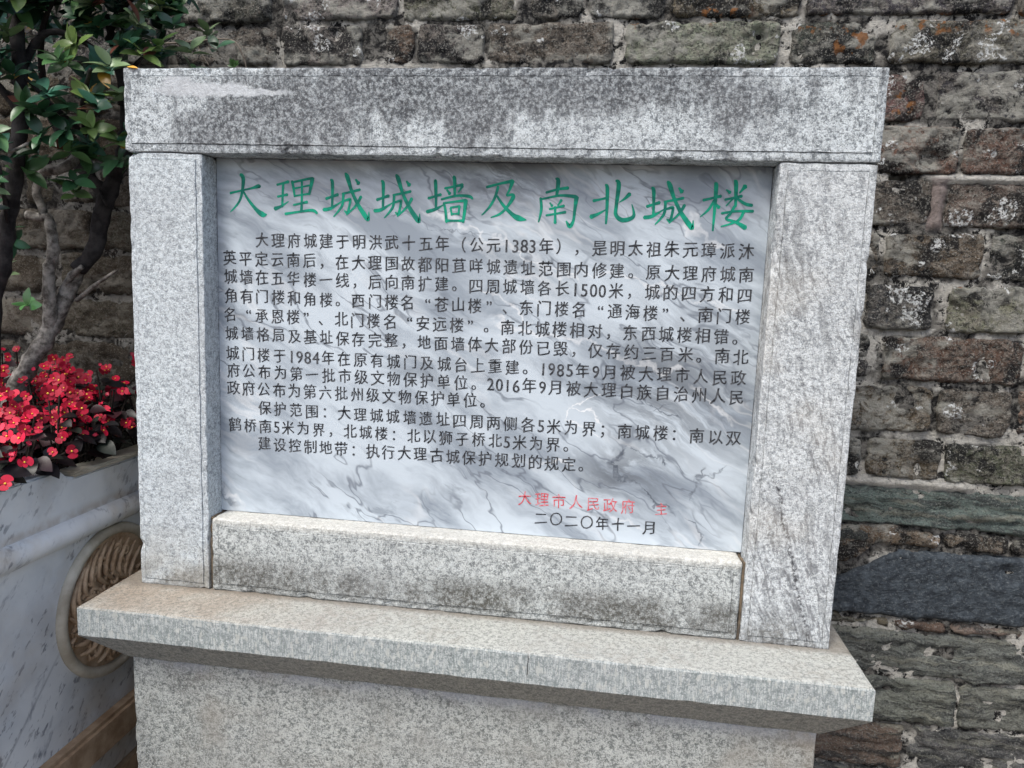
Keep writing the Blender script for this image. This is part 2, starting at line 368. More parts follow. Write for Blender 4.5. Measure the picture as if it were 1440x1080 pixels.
LICHEN = [(0.194, 1.097, .038), (1.579, 0.361, .036), (1.169, 1.071, .02), (1.548, 0.63, .022), (1.522, -0.110, .034), (1.528, 0.75, .022), (1.540, 0.735, .03), (1.421, 0.733, .03),
          (1.586, 0.883, .02), (1.373, 1.071, .02), (1.416, 1.04, .02), (1.381, 0.866, .014), (1.45, 0.79, .014), (1.51, 0.70, .022), (1.40, 0.90, .02), (1.48, 0.665, .012), (1.365, 1.10, .018), (0.34, 1.065, .02), (0.86, 1.06, .014), (1.40, 0.235, .012)]
def brick_mat(name='weathered_brick', stone=False, mortar=False):
    k = M(name, 0.93, 0.15)
    X, Y, Z = k.xyz()
    oi = k.new('ShaderNodeObjectInfo')
    w = k.warp(30, 0.03)
    n1 = k.noise(14, 6, 0.68, v=w); n2 = k.noise(55, 6, 0.72, v=w); n3 = k.noise(170, 5, 0.8)
    if mortar:
        c = k.mix(k.ramp(n2, 0.40, 0.60), (0.020, 0.020, 0.021), (0.26, 0.25, 0.23))
        wh = k.m('MULTIPLY', k.ramp(k.noise(7, 4, 0.6, v=k.vec((1, 1, 1), loc=(2, 0, 5))), 0.46, 0.53), k.ramp(n2, 0.42, 0.49))
        # the bright bands of old lime in three of the joints
        lime = k.mx(k.m('MULTIPLY', k.ramp(k.m('ABSOLUTE', k.m('SUBTRACT', Z, 0.197)), 0.016, 0.008), k.ramp(X, 1.66, 1.60)), k.m('MULTIPLY', k.ramp(k.m('ABSOLUTE', k.m('SUBTRACT', Z, 0.834)), 0.014, 0.007), k.ramp(X, 1.46, 1.50)),
                    k.m('MULTIPLY', k.ramp(k.m('ABSOLUTE', k.m('SUBTRACT', Z, 0.522)), 0.012, 0.006), k.ramp(k.noise(9, 3), 0.44, 0.5)), k.m('MULTIPLY', k.ramp(k.m('ABSOLUTE', k.m('SUBTRACT', Z, 0.303)), 0.013, 0.006), k.ramp(k.noise(10, 3), 0.45, 0.5)),
                    k.m('MULTIPLY', k.ramp(k.m('ABSOLUTE', k.m('SUBTRACT', Z, 1.048)), 0.012, 0.007), k.ramp(X, 0.6, 0.3)))
        c = k.mix(k.mx(wh, k.m('MULTIPLY', lime, k.ramp(n2, 0.3, 0.45))), c, (0.68, 0.66, 0.61))
        pk = k.m('MULTIPLY', k.ramp(k.m('ABSOLUTE', k.m('SUBTRACT', X, 1.50)), 0.02, 0.012), k.m('MULTIPLY', k.ramp(Z, 0.725, 0.74), k.ramp(Z, 0.84, 0.83)))
        c = k.mix(k.m('MULTIPLY', pk, 0.8), c, (0.42, 0.35, 0.33))
        c = k.mix(k.m('MULTIPLY', k.ramp(n3, 0.45, 0.7), 0.4), c, (0.03, 0.03, 0.03))
        c = k.mix(k.m('MULTIPLY', k.ramp(X, 0.15, -0.02), 0.5), c, (0.05, 0.045, 0.04))  # mortar beside the shrub carries the same painted shade
        hh = 1.0
    elif stone:
        base = oi.outputs['Color']
        lay = k.noise(1, 6, 0.66, v=k.vec((9, 9, 70), (0, R(-2), 0), src=w))
        c = k.mix(k.ramp(lay, 0.44, 0.60, 0.0, 0.8), base, (0.050, 0.053, 0.055))
        c = k.mix(k.ramp(k.noise(1, 4, 0.6, v=k.vec((7, 7, 55), loc=(4, 4, 4), src=w)), 0.52, 0.62, 0, 0.55), c, (0.34, 0.34, 0.28))
        c = k.mix(k.ramp(n3, 0.52, 0.60, 0, 0.6), c, (0.03, 0.032, 0.035))
        c = k.mix(k.ramp(k.noise(240, 3, 0.7, v=k.vec(loc=(3, 3, 3))), 0.55, 0.61, 0, 0.45), c, (0.38, 0.39, 0.36))
    else:
        base = oi.outputs['Color']
        c = k.mix(k.ramp(n2, 0.38, 0.62, 0, 0.65), base, (0.30, 0.275, 0.24))
        gr = k.noise(1, 5, 0.7, v=k.vec((60, 60, 150), src=w))
        c = k.mix(k.ramp(gr, 0.52, 0.60, 0, 0.7), c, (0.018, 0.019, 0.02))
        # soot and black lichen, keyed to the brick by its random value
        rv = k.m('MULTIPLY', k.m('SUBTRACT', oi.outputs['Random'], 0.5), 0.10)
        soot = k.ramp(k.m('ADD', n1, rv), 0.475, 0.57)
        c = k.mix(k.m('MULTIPLY', soot, 0.92), c, (0.022, 0.023, 0.025))
        c = k.mix(k.ramp(n3, 0.51, 0.58, 0, 0.72), c, (0.022, 0.022, 0.024))
        c = k.mix(k.ramp(k.noise(240, 3, 0.7, v=k.vec(loc=(3, 3, 3))), 0.55, 0.61, 0, 0.6), c, (0.42, 0.41, 0.37))
        pale = k.m('MULTIPLY', k.ramp(k.noise(9, 5, 0.6, v=k.vec((1, 1, 1.6), loc=(7, 2, 3))), 0.50, 0.60), k.ramp(n2, 0.35, 0.52))
        c = k.mix(k.m('MULTIPLY', pale, 0.75), c, (0.46, 0.455, 0.41))
        og = k.mx(k.blob((1.24, 0, 1.135), (.10, 1, .03), v=w), k.blob((1.30, 0, 1.10), (.07, 1, .05), v=w), k.blob((1.45, 0, 1.13), (.13, 1, .03), v=w), k.blob((1.61, 0, 1.13), (.12, 1, .04), v=w), k.blob((1.405, 0, 0.985), (.05, 1, .045), v=w),
                  k.blob((1.05, 0, 1.15), (.10, 1, .03), v=w), k.blob((1.56, 0, 0.628), (.03, 1, .015), v=w), k.blob((0.88, 0, 1.13), (.03, 1, .02), v=w))
        c = k.mix(k.m('MULTIPLY', k.ramp(og, 0.05, 0.35), k.ramp(k.noise(42, 4, 0.6), 0.52, 0.60, 0, 0.85)), c, (0.34, 0.15, 0.055))
    if not mortar:
        # crusty white lichen: a few big rosettes and stray crumbs
        crumb = k.ramp(k.noise(130, 4, 0.7, v=k.warp(90, 0.01)), 0.50, 0.56)
        bl = None
        for x, z, r in LICHEN:
            b = k.blob((x, 0, z), (r, 1, r * 0.8), v=w)
            bl = b if bl is None else k.m('MAXIMUM', bl, b)
        if not stone:
            spots = k.m('MULTIPLY', k.ramp(k.noise(16, 3, 0.5, v=k.vec((1, 1, 1), loc=(1, 3, 8))), 0.60, 0.67), k.ramp(X, 0.0, 0.15, 0.0, 1.0))
            bl = k.m('MAXIMUM', bl, spots)
        lm = k.m('MULTIPLY', k.ramp(bl, 0.10, 0.30), crumb)
        c = k.mix(lm, c, (0.78, 0.80, 0.80))
        # the shrub's shade is put into the brick colour, with an earthy brown
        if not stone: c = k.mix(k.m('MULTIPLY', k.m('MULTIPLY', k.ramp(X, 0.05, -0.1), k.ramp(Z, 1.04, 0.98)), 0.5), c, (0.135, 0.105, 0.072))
    k.color(c)
    h = k.m('ADD', k.m('MULTIPLY', n2, 1.0), k.m('MULTIPLY', n3, 0.7))
    if stone: h = k.m('ADD', h, k.m('MULTIPLY', lay, 1.2))
    k.bump(h, 1.0, 0.018)
    return k.mat

def slate_mat():
    k = M('dark_slate', 0.7, 0.3)
    X, Y, Z = k.xyz()
    c = k.mix(k.ramp(k.noise(60, 5, 0.65), 0.35, 0.7), (0.020, 0.026, 0.034), (0.060, 0.074, 0.088))
    c = k.mix(k.ramp(k.noise(6, 3), 0.5, 0.7, 0, 0.4), c, (0.085, 0.10, 0.105))
    c = k.mix(k.ramp(k.noise(180, 4, 0.7), 0.54, 0.62, 0, 0.4), c, (0.16, 0.18, 0.19))
    k.color(c); k.bump(k.noise(1, 5, 0.65, v=k.vec((90, 60, 130), (0, R(20), 0))), 1.0, 0.006); return k.mat

def leaf_mat(name, spec=0.5, rough=0.32, dark=False):
    k = M(name, rough, spec)
    oi = k.new('ShaderNodeObjectInfo')
    at = k.new('ShaderNodeAttribute', attribute_name='tint')
    base = k.mix(1.0, oi.outputs['Color'], at.outputs['Color'], 'MULTIPLY')
    c = k.mix(k.ramp(k.noise(40, 3), 0.3, 0.7, 0, 0.35), base, k.mix(1.0, base, (0.5, 0.55, 0.5), 'MULTIPLY'))
    k.color(c)
    k.b.inputs['Subsurface Weight'].default_value = 0.0
    k.bump(k.noise(200, 2), 0.15, 0.0006)
    return k.mat

def flat_paint(name, c1, c2, scale=60):
    k = M(name, 0.55, 0.3)
    k.color(k.mix(k.ramp(k.noise(scale, 3, 0.6), 0.4, 0.62), c1, c2)); return k.mat

G_BEAM = granite('granite_beam', (0.16, 0.18, 0.195), (0.66, 0.71, 0.735), 'beam')
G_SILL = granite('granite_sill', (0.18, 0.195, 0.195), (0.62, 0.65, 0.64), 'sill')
G_PIL = granite('granite_pillar', (0.28, 0.31, 0.335), (0.68, 0.74, 0.77), 'pillar')
G_VEIN = granite('granite_veined', (0.28, 0.30, 0.315), (0.70, 0.735, 0.75), 'veined')
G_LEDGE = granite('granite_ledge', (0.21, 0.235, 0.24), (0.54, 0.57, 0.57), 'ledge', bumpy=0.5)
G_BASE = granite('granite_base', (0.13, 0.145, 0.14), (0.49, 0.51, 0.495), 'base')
MARBLE = marble_panel_mat()
P_MARBLE = planter_marble('planter_marble'); P_TRIM = planter_marble('planter_trim', 0.5)
P_TAN = plain_stain('tan_stone', (0.27, 0.18, 0.11), (0.45, 0.33, 0.22), 25)
P_RING = plain_stain('cream_ring_stone', (0.36, 0.32, 0.25), (0.56, 0.53, 0.45), 14, 0.6)
CARVE = carving_mat()
GREEN = flat_paint('green_paint', (0.0, 0.33, 0.20), (0.0, 0.17, 0.12), 45)
BLACK = flat_paint('black_paint', (0.020, 0.022, 0.027), (0.085, 0.09, 0.10), 130)
RED = flat_paint('red_paint', (0.60, 0.06, 0.08), (0.62, 0.26, 0.29), 160)
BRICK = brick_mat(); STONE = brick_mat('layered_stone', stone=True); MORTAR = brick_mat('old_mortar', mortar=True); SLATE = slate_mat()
SEAM = plain_stain('seam_grime', (0.20, 0.15, 0.10), (0.07, 0.06, 0.05), 60)
BARK = plain_stain('grey_bark', (0.07, 0.062, 0.055), (0.34, 0.32, 0.295), 60, 0.9, 1.0)
BARK_D = plain_stain('dark_bark', (0.018, 0.016, 0.017), (0.055, 0.05, 0.05), 40, 0.9, 0.8)
SOIL = plain_stain('dark_soil', (0.012, 0.009, 0.008), (0.04, 0.03, 0.025), 60, 1.0, 1.0)
GROUND = plain_stain('paving_stone', (0.13, 0.10, 0.075), (0.26, 0.215, 0.165), 14, 0.9, 0.8)
LEAF = leaf_mat('glossy_leaf')
BLEAF = leaf_mat('bronze_leaf', 0.35, 0.38)
PETAL = leaf_mat('red_petal', 0.3, 0.5)
STAMEN = plain_stain('yellow_stamen', (0.75, 0.45, 0.04), (0.85, 0.62, 0.10), 200)
TWIG = plain_stain('dry_twig', (0.16, 0.13, 0.10), (0.30, 0.26, 0.22), 60)

# ================================================================ ground
def ground():
    bm = bmesh.new()
    n = 24
    vs = [[bm.verts.new(((i / n - .5) * 60, (j / n - .5) * 60, -0.562)) for i in range(n + 1)] for j in range(n + 1)]
    for j in range(n):
        for i in range(n): bm.faces.new((vs[j][i], vs[j][i + 1], vs[j + 1][i + 1], vs[j + 1][i]))
    g = link('ground', bm_mesh('ground', bm), SOIL, kind='structure')
    # paving stones near the monument
    p = link('pavement', None); p['kind'] = 'structure'
    for i in range(-3, 5):
        for j in range(-4, 1):
            bm = bmesh.new(); bmesh.ops.create_cube(bm, size=1)
            dz = random.uniform(-.002, .002)
            for v in bm.verts: v.co = Vector((i * .5 + .25 + v.co.x * .49 + random.uniform(-.002, .002), j * .4 + .18 + v.co.y * .39, -0.56 + v.co.z * .03 + dz))
            bmesh.ops.bevel(bm, geom=bm.edges[:], offset=.004, segments=1, affect='EDGES')
            adopt(link('paving_stone', bm_mesh('paving_stone', bm), GROUND), p)
ground()

# ================================================================ old city wall
WY = 0.40
COURSES = [(1.66, 1.75), (1.555, 1.645), (1.45, 1.54), (1.35, 1.437), (1.252, 1.338), (1.148, 1.240), (1.056, 1.138), (0.946, 1.040), (0.843, 0.935), (0.739, 0.826), (0.634, 0.725), (0.527, 0.620),
           (0.421, 0.513), (0.310, 0.408), (0.208, 0.293)]
# dark grey, grey green, brown, red, beige, pale grey
CC = {'d': (.090, .090, .088), 'g': (.165, .158, .138), 'b': (.185, .135, .098), 'r': (.185, .095, .075), 'e': (.36, .345, .29), 'p': (.235, .235, .215), 'o': (.240, .155, .100), 'k': (.048, .050, .054), 'w': (.34, .24, .215)}
# joints that can be read from the photograph: course -> [(x0, x1, colour)]
READ = {5: [(.10, .36, 'e'), (.375, .63, 'g'), (.655, .76, 'g'), (.775, .93, 'p'), (.945, 1.20, 'b'), (1.215, 1.60, 'd'), (1.61, 1.95, 'p')],
        6: [(-.16, .09, 'g'), (.10, .285, 'e'), (.335, .40, 'r'), (.41, .555, 'd'), (.565, .83, 'g'), (.855, 1.165, 'e'), (1.185, 1.352, 'd'), (1.378, 1.90, 'g')],
        7: [(1.20, 1.455, 'b'), (1.478, 1.80, 'k')],
        8: [(1.14, 1.53, 'o'), (1.54, 1.90, 'b')],
        9: [(1.18, 1.487, 'g'), (1.517, 1.90, 'g')],
        10: [(1.20, 1.40, 'b'), (1.41, 1.60, 'b'), (1.61, 1.80, 'd')],
        11: [(1.19, 1.37, 'g'), (1.385, 1.515, 'd'), (1.545, 1.85, 'p')],
        12: [(1.12, 1.398, 'g'), (1.428, 1.70, 'r'), (1.714, 1.95, 'b')],
        13: [(1.19, 1.535, 'b'), (1.549, 1.692, 'g'), (1.706, 1.93, 'w')],
        14: [(1.18, 1.404, 'd'), (1.418, 1.565, 'b'), (1.575, 1.75, 'g'), (1.76, 2.0, 'b')]}
LOW = [(0.104, 0.186, [(1.22, 2.10, (.20, .255, .235), 's')]),
       (0.060, 0.096, [(1.46, 1.585, (.30, .22, .15), 'b'), (1.595, 1.72, (.24, .19, .14), 'b'), (1.73, 1.90, (.22, .17, .13), 'b')]),
       (-0.128, -0.106, [(1.30, 1.50, (.25, .22, .16), 's'), (1.51, 1.62, (.20, .14, .11), 's'), (1.63, 1.78, (.32, .25, .21), 's')]),
       (-0.236, -0.134, [(1.20, 2.05, (.23, .245, .225), 's')]),
       (-0.345, -0.243, [(1.22, 1.655, (.25, .265, .23), 's'), (1.664, 2.1, (.25, .26, .23), 's')]),
       (-0.455, -0.353, [(1.10, 1.34, (.17, .19, .2), 's'), (1.35, 1.56, (.21, .16, .13), 's'), (1.57, 1.9, (.16, .16, .16), 's')]),
       (-0.560, -0.463, [(1.05, 1.45, (.2, .215, .215), 's'), (1.46, 1.9, (.16, .16, .15), 's')])]
N = noise.noise
def brick_mesh(x0, x1, z0, z1, step=0.007, depth=0.05, rough=1.0, poly=None, seed=0.0, lay=0.0):
    nx = max(4, int((x1 - x0) / step)); nz = max(3, int((z1 - z0) / step))
    vs = []; fs = []
    off = rough * 0.006 * N(Vector((x0 * 7.1, z0 * 9.3, 4.4))) 
    tilt = rough * 0.05 * N(Vector((x0 * 5.1, z0 * 3.3, 9.4)))
    for j in range(nz + 1):
        for i in range(nx + 1):
            u = i / nx; v = j / nz
            x = x0 + (x1 - x0) * u; z = z0 + (z1 - z0) * v
            if poly: x, z = poly(u, v)
            e = min(u * (x1 - x0), (1 - u) * (x1 - x0), v * (z1 - z0), (1 - v) * (z1 - z0))
            # wavering outline and knocked off corners
            wx = 0.004 * N(Vector((x * 11, z * 23, seed + 3))) + 0.003 * N(Vector((x * 60, z * 60, seed)))
            wz = 0.004 * N(Vector((x * 13, z * 15, seed + 8))) + 0.0035 * N(Vector((x * 55, z * 40, seed + 5)))
            ex = 1.0 if e < 0.012 else 0.35
            cx_ = min(u, 1 - u) * (x1 - x0); cz_ = min(v, 1 - v) * (z1 - z0)
            cr = max(0, 0.014 - math.hypot(cx_, cz_)) * 0.25
            p = Vector((x, 0, z))
            big = N(p * 9 + Vector((seed, 0, 0))) * 0.007 + N(p * 28) * 0.0050 + N(p * 75) * 0.0036 + N(p * 170) * 0.0020 - abs(N(Vector((x * 30, 7, z * 70)))) * .006
            if lay: big += lay * (0.006 * N(Vector((x * 8, 3, z * 95 + N(p * 9)))) + .004 * N(Vector((x * 14, 8, z * 210 + 2 * N(p * 11)))))
            pit = max(0, N(p * 20 + Vector((9, 9, 9))) - 0.32) * 0.035
            edge = max(0, 1 - e / 0.005) ** 2 * (0.004 + 0.012 * abs(N(p * 35)))
            y = WY - off - tilt * (v - .5) * .1 - big * rough + pit * rough + edge
            vs.append((x + wx * ex * rough + (cr if u < .5 else -cr), y, z + wz * ex * rough + (cr if v < .5 else -cr)))
    W_ = nx + 1
    for j in range(nz):
        for i in range(nx):
            a = j * W_ + i; fs.append((a, a + 1, a + W_ + 1, a + W_))
    # sides going back into the wall
    rim = [i for i in range(W_)] + [j * W_ + nx for j in range(1, nz + 1)] + [nz * W_ + i for i in range(nx - 1, -1, -1)] + [j * W_ for j in range(nz - 1, 0, -1)]
    b = len(vs)
    for q in rim: vs.append((vs[q][0], WY + depth, vs[q][2]))
    L = len(rim)
    for t in range(L): fs.append((rim[t], b + t, b + (t + 1) % L, rim[(t + 1) % L]))
    return mesh_from('brick', vs, fs, True)

def old_wall():
    root = empty('brick_wall', (0.6, WY, -0.56), 'old city wall of large weathered grey and brown bricks behind the plaque', 'wall')
    def put(name, me, mat, col):
        o = adopt(link(name, me, mat), root); o.color = (*col, 1); return o
    rnd = random.Random(5)
    for ci, (z0, z1) in enumerate(COURSES):
        spans = []
        rd = READ.get(ci, [])
        lo = rd[0][0] - .013 if rd else 2.95 - rnd.random() * .1
        hi = rd[-1][1] + .013 if rd else None
        x = lo
        while x > -1.9:
            L = rnd.choice([.19, .36, .38, .40, .34]); spans.append((x - L, x - .012 * rnd.uniform(.6, 1.5), None)); x -= L + .002
        spans += rd
        if hi:
            x = hi
            while x < 2.9:
                L = rnd.choice([.19, .36, .39]); spans.append((x, x + L, None)); x += L + .013
        for (a, b, c) in spans:
            key = c or rnd.choice('dgbgbepd' if a > -.1 else 'dbbgbd')
            col = [q * rnd.uniform(.85, 1.15) for q in CC[key]]
            near = (a > 1.0 and b < 2.0) or ci in (5, 6) or (b < .1 and a > -.8)
            jz = rnd.uniform(-.003, .003) if not c else rnd.uniform(-.0015, .0015)
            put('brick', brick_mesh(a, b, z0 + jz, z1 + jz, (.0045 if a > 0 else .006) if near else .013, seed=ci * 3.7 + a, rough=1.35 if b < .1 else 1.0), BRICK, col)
    for (z0, z1, L) in LOW:
        for (a, b, col, t) in L:
            put('stone' if t == 's' else 'brick', brick_mesh(a, b, z0, z1, .0065, seed=z0, rough=1.1, lay=1.0 if t == 's' else 0), STONE if t == 's' else BRICK, col)
        for side in (-1, 1):
            x = L[0][0] - .012 if side < 0 else L[-1][1] + .012
            while -1.9 < x < 2.9:
                w_ = rnd.choice([.3, .38, .45]); a, b = (x - w_, x) if side < 0 else (x, x + w_)
                put('stone', brick_mesh(a, b, z0, z1, .014, seed=z0, lay=.6), STONE, [q * rnd.uniform(.8, 1.1) for q in (.15, .15, .135)])
                x += side * (w_ + .012)
    # row of the dark slate: a brown stub to its left, the slate's upper left corner cut off aslant
    put('brick', brick_mesh(1.10, 1.50, -0.02, 0.086, .006, seed=2, poly=lambda u, v: (1.10 + u * (.31 + .10 * v), max(-.02 + .106 * v, -.012 + u * (.03 + .0) + v * .09))), BRICK, (.19, .125, .075))
    for a, b in ((-1.8, -1.3), (-1.29, -.8), (-.79, -.3), (-.29, .2), (.21, .7), (.71, 1.08)): put('stone', brick_mesh(a, b, -.095, .086, .016, seed=1), STONE, (.12, .12, .11))
    put('slate', brick_mesh(1.15, 2.30, -0.10, 0.053, .008, rough=0.75, seed=5, poly=lambda u, v: (1.15 + 1.15 * u, -.100 + .153 * v - max(0, (1.505 - (1.15 + 1.15 * u))) * .62 * v)), SLATE, (1, 1, 1))
    # mortar bed, lumpy, set back between the bricks
    vs = []; fs = []; x0, x1, z0, z1 = -1.92, 2.95, -.565, 1.76
    nx = 560; nz = 330
    for j in range(nz + 1):
        for i in range(nx + 1):
            x = x0 + (x1 - x0) * i / nx; z = z0 + (z1 - z0) * j / nz; p = Vector((x, 0, z))
            y = WY + .0100 + N(p * 12) * .008 + N(p * 45) * .005 + N(p * 110) * .003
            if abs(z - .197) < .008 and x < 1.64: y -= .010
            if abs(z - .834) < .007 and x > 1.47: y -= .012
            if abs(x - 1.502) < .013 and .735 < z < .832: y -= .012
            if abs(z - .832) < .006 and 1.405 < x < 1.445: y += .03
            vs.append((x, y, z))
    for j in range(nz):
        for i in range(nx):
            a = j * (nx + 1) + i; fs.append((a, a + 1, a + nx + 2, a + nx + 1))
    m = adopt(link('mortar', mesh_from('mortar', vs, fs, True), MORTAR, kind='stuff'), root)
    bm = bmesh.new(); bmesh.ops.create_cube(bm, size=1)
    for v in bm.verts: v.co = Vector((.515 + v.co.x * 4.86, WY + .30 + v.co.y * .50, .60 + v.co.z * 2.32))
    adopt(link('wall_core', bm_mesh('wall_core', bm), MORTAR), root)
old_wall()

# ================================================================ the monument
MON = empty('stone_monument', (0.625, 0.1, -0.56), 'granite framed stone monument with marble inscription panel against the brick wall', 'monument')
def block(name, x0, x1, y0, y1, z0, z1, mat, bevel=.003, margin=None, seg=2, groove=0.0014, wob=.0007):
    bm = bmesh.new(); bmesh.ops.create_cube(bm, size=1)
    for v in bm.verts: v.co = Vector(((x0 + x1) / 2 + v.co.x * (x1 - x0), (y0 + y1) / 2 + v.co.y * (y1 - y0), (z0 + z1) / 2 + v.co.z * (z1 - z0)))
    bmesh.ops.bevel(bm, geom=bm.edges[:], offset=bevel, segments=seg, affect='EDGES', profile=.6)
    if margin:
        # slice the front lengthways so that the edges can waver a little
        f = min(bm.faces, key=lambda q: q.calc_center_median().y)
        r = bmesh.ops.inset_individual(bm, faces=[f], thickness=margin, depth=0)
        bmesh.ops.inset_individual(bm, faces=[f], thickness=groove * .7, depth=-groove)
        bmesh.ops.inset_individual(bm, faces=[f], thickness=groove * .9, depth=groove * 2.0)
    for _ in range(7 if wob else 3):
        es = [e for e in bm.edges if e.calc_length() > (.016 if wob else .05)]
        if es: bmesh.ops.subdivide_edges(bm, edges=es, cuts=1, use_grid_fill=True)
    bmesh.ops.recalc_face_normals(bm, faces=bm.faces[:])
    for v in bm.verts:
        p = v.co.copy()
        v.co += Vector((N(p * 33), N(p * 37 + Vector((3, 3, 3))), N(p * 41 + Vector((7, 1, 2))))) * wob * 2
        # small knocks, felt only along the arrises
        ex_ = sum(1 for a_, lo_, hi_ in ((p.x, x0, x1), (p.y, y0, y1), (p.z, z0, z1)) if min(abs(a_ - lo_), abs(a_ - hi_)) < bevel * 1.2)
        if wob and ex_ >= 2:
            c_ = Vector(((x0 + x1) / 2, (y0 + y1) / 2, (z0 + z1) / 2)); dn = Vector((c_.x - p.x if min(abs(p.x - x0), abs(p.x - x1)) < bevel * 1.2 else 0, c_.y - p.y if min(abs(p.y - y0), abs(p.y - y1)) < bevel * 1.2 else 0, c_.z - p.z if min(abs(p.z - z0), abs(p.z - z1)) < bevel * 1.2 else 0)).normalized()
            v.co += dn * (max(0, N(p * 60 + Vector((2, 9, 4))) - .22) * .012 + .0006 * abs(N(p * 150)))
    me = bm_mesh(name, bm)
    return adopt(link(name, me, mat), MON)

block('top_beam', -0.003, 1.252, -0.003, 0.22, 0.7935, 0.934, G_BEAM, .0045, .0125)
block('pillar', 0.0, 0.1385, 0.0, 0.20, 0.0, 0.7925, G_PIL, .0028, .0105)['label'] = 'pale granite pillar at the left of the panel'
block('pillar', 1.1045, 1.25, 0.0, 0.20, 0.0, 0.7925, G_VEIN, .0028, .0125)['label'] = 'pale granite pillar with dark slanting veins at the right of the panel'
block('sill', 0.1445, 1.0995, -0.001, 0.20, 0.0, 0.1395, G_SILL, .007, .0095, seg=3)
block('seam', 0.1385, 0.1443, 0.006, 0.19, 0.0, 0.1385, SEAM, .001, None, 1); block('seam', 1.0997, 1.1044, 0.004, 0.19, 0.0, 0.1385, SEAM, .001, None, 1)

def ledge():
    # ledge with a chamfer below, built as stacked rings
    rings = [(-.044 + .008, 1.286 - .008, -.116 + .008, .32 - .008, 0.0), (-.044 + .002, 1.286 - .002, -.116 + .002, .32 - .002, -.0012), (-.044, 1.286, -.116, .32, -.004), (-.044, 1.286, -.116, .32, -.053), (-.042, 1.284, -.114, .318, -.056), (.012, 1.2305, -.060, .266, -.116)]
    bm = bmesh.new(); rr = []
    for (x0, x1, y0, y1, z) in rings:
        pts = []
        n = 44; m = 12
        for i in range(n): pts.append((x0 + (x1 - x0) * i / n, y0))
        for i in range(m): pts.append((x1, y0 + (y1 - y0) * i / m))
        for i in range(n): pts.append((x1 - (x1 - x0) * i / n, y1))
        for i in range(m): pts.append((x0, y1 - (y1 - y0) * i / m))
        q = []
        for (x, y) in pts:
            p = Vector((x, y, z)); k = .0016
            q.append(bm.verts.new(p + Vector((0, N(p * 40) * k, N(p * 38 + Vector((5, 5, 5))) * k * (1 if z < -.002 else .4)))))
        rr.append(q)
    L = len(rr[0])
    for a, b in zip(rr, rr[1:]):
        for i in range(L): bm.faces.new((a[i], b[i], b[(i + 1) % L], a[(i + 1) % L]))
    bm.faces.new(rr[0]); bm.faces.new(rr[-1][::-1])
    bmesh.ops.recalc_face_normals(bm, faces=bm.faces[:])
    adopt(link('ledge', bm_mesh('ledge', bm), G_LEDGE), MON)
ledge()
block('plinth', 0.017, 1.2275, -.056, .26, -.56, -.1165, G_BASE, .004)
block('back_slab', 0.1385, 1.1045, .098, .19, 0.1398, 0.793, G_PIL, .001, None, 1)

PY = 0.0475
panel = block('inscription_panel', 0.1388, 1.1042, PY, .097, 0.1400, 0.7932, MARBLE, .001, None, 1, wob=0)

def flat_text(name, parts, mat, y):
    """parts: list of (verts2d, faces) already in world x, z -> one thin sheet standing y on the panel"""
    vs = []; fs = []
    for v2, f in parts:
        b = len(vs); n3 = len(v2) // 3; vs += [(x, y - .00004 * (i // n3), z) for i, (x, z) in enumerate(v2)]; fs += [tuple(b + i for i in q) for q in f]
    o = link(name, mesh_from(name, vs, fs), mat); o.parent = panel
    return o

GL = {}
def glyph(ch):
    if ch in GL: return GL[ch]
    c = bpy.data.curves.new('t', 'FONT'); c.body = ch; c.size = 1; c.resolution_u = 3
    
    o = bpy.data.objects.new('t', c); COL.objects.link(o); bpy.context.view_layer.update()
    me = bpy.data.meshes.new_from_object(o)
    v = [(q.co.x, q.co.y) for q in me.vertices]; f = [tuple(p.vertices) for p in me.polygons]
    bpy.data.objects.remove(o); bpy.data.curves.remove(c); bpy.data.meshes.remove(me)
    GL[ch] = (v, f); return GL[ch]

def row_parts(text, c0, c1, size, fat=1.0, rise=.085, rnd=random.Random(3)):
    """full-width characters one cell each, digits half a cell; first and last cell centres are c0 and c1"""
    pos = []; x = 0.0
    for ch in text:
        w = .5 if ch.isdigit() else 1.0
        pos.append(x + w / 2); x += w
    last = len(text) - 1
    while text[last] in '。': last -= 1
    a, b = pos[0], pos[last]
    parts = []
    for ch, p in zip(text, pos):
        t = (p - a) / (b - a) if b > a else 0
        cx = c0[0] + (c1[0] - c0[0]) * t; cz = c0[1] + (c1[1] - c0[1]) * t
        if ch in ' \u3000': continue
        v, f = glyph(ch)
        dig = ch.isdigit()
        mx_ = .25 if dig else .5
        if ch in '“”':
            xs = [q[0] for q in v]; mx_ = (min(xs) + max(xs)) / 2 + (-.22 if ch == '“' else .22)
        s = size * (1.0 + rnd.uniform(-.03, .03))
        jx = rnd.uniform(-.0006, .0006); jz = rnd.uniform(-.0007, .0007)
        out = []
        for (px, py) in v:
            ux = (px - mx_) * (0.94 if not dig else 1.0); uy = (py - .38) * (1.0 if not dig else 1.14)
            if not dig and ch not in '，。：；、（）“”':
                uy += rise * ux + .03 * math.sin(ux * 5 + py * 3)      # strokes climb to the right, brush fashion
                ux += .018 * math.sin(py * 7 + px * 2)
            out.append((cx + jx + ux * s, cz + jz + uy * s))
        m_ = len(out); bold = []
        for ax_, az_ in ((0, 0), (.013 * fat, .003), (-.012 * fat, .004 * fat)): bold += [(q[0] + ax_ * s, q[1] + az_ * s) for q in out]
        parts.append((bold, [tuple(k_ * m_ + i_ for i_ in q) for k_ in range(3) for q in f]))
    return parts

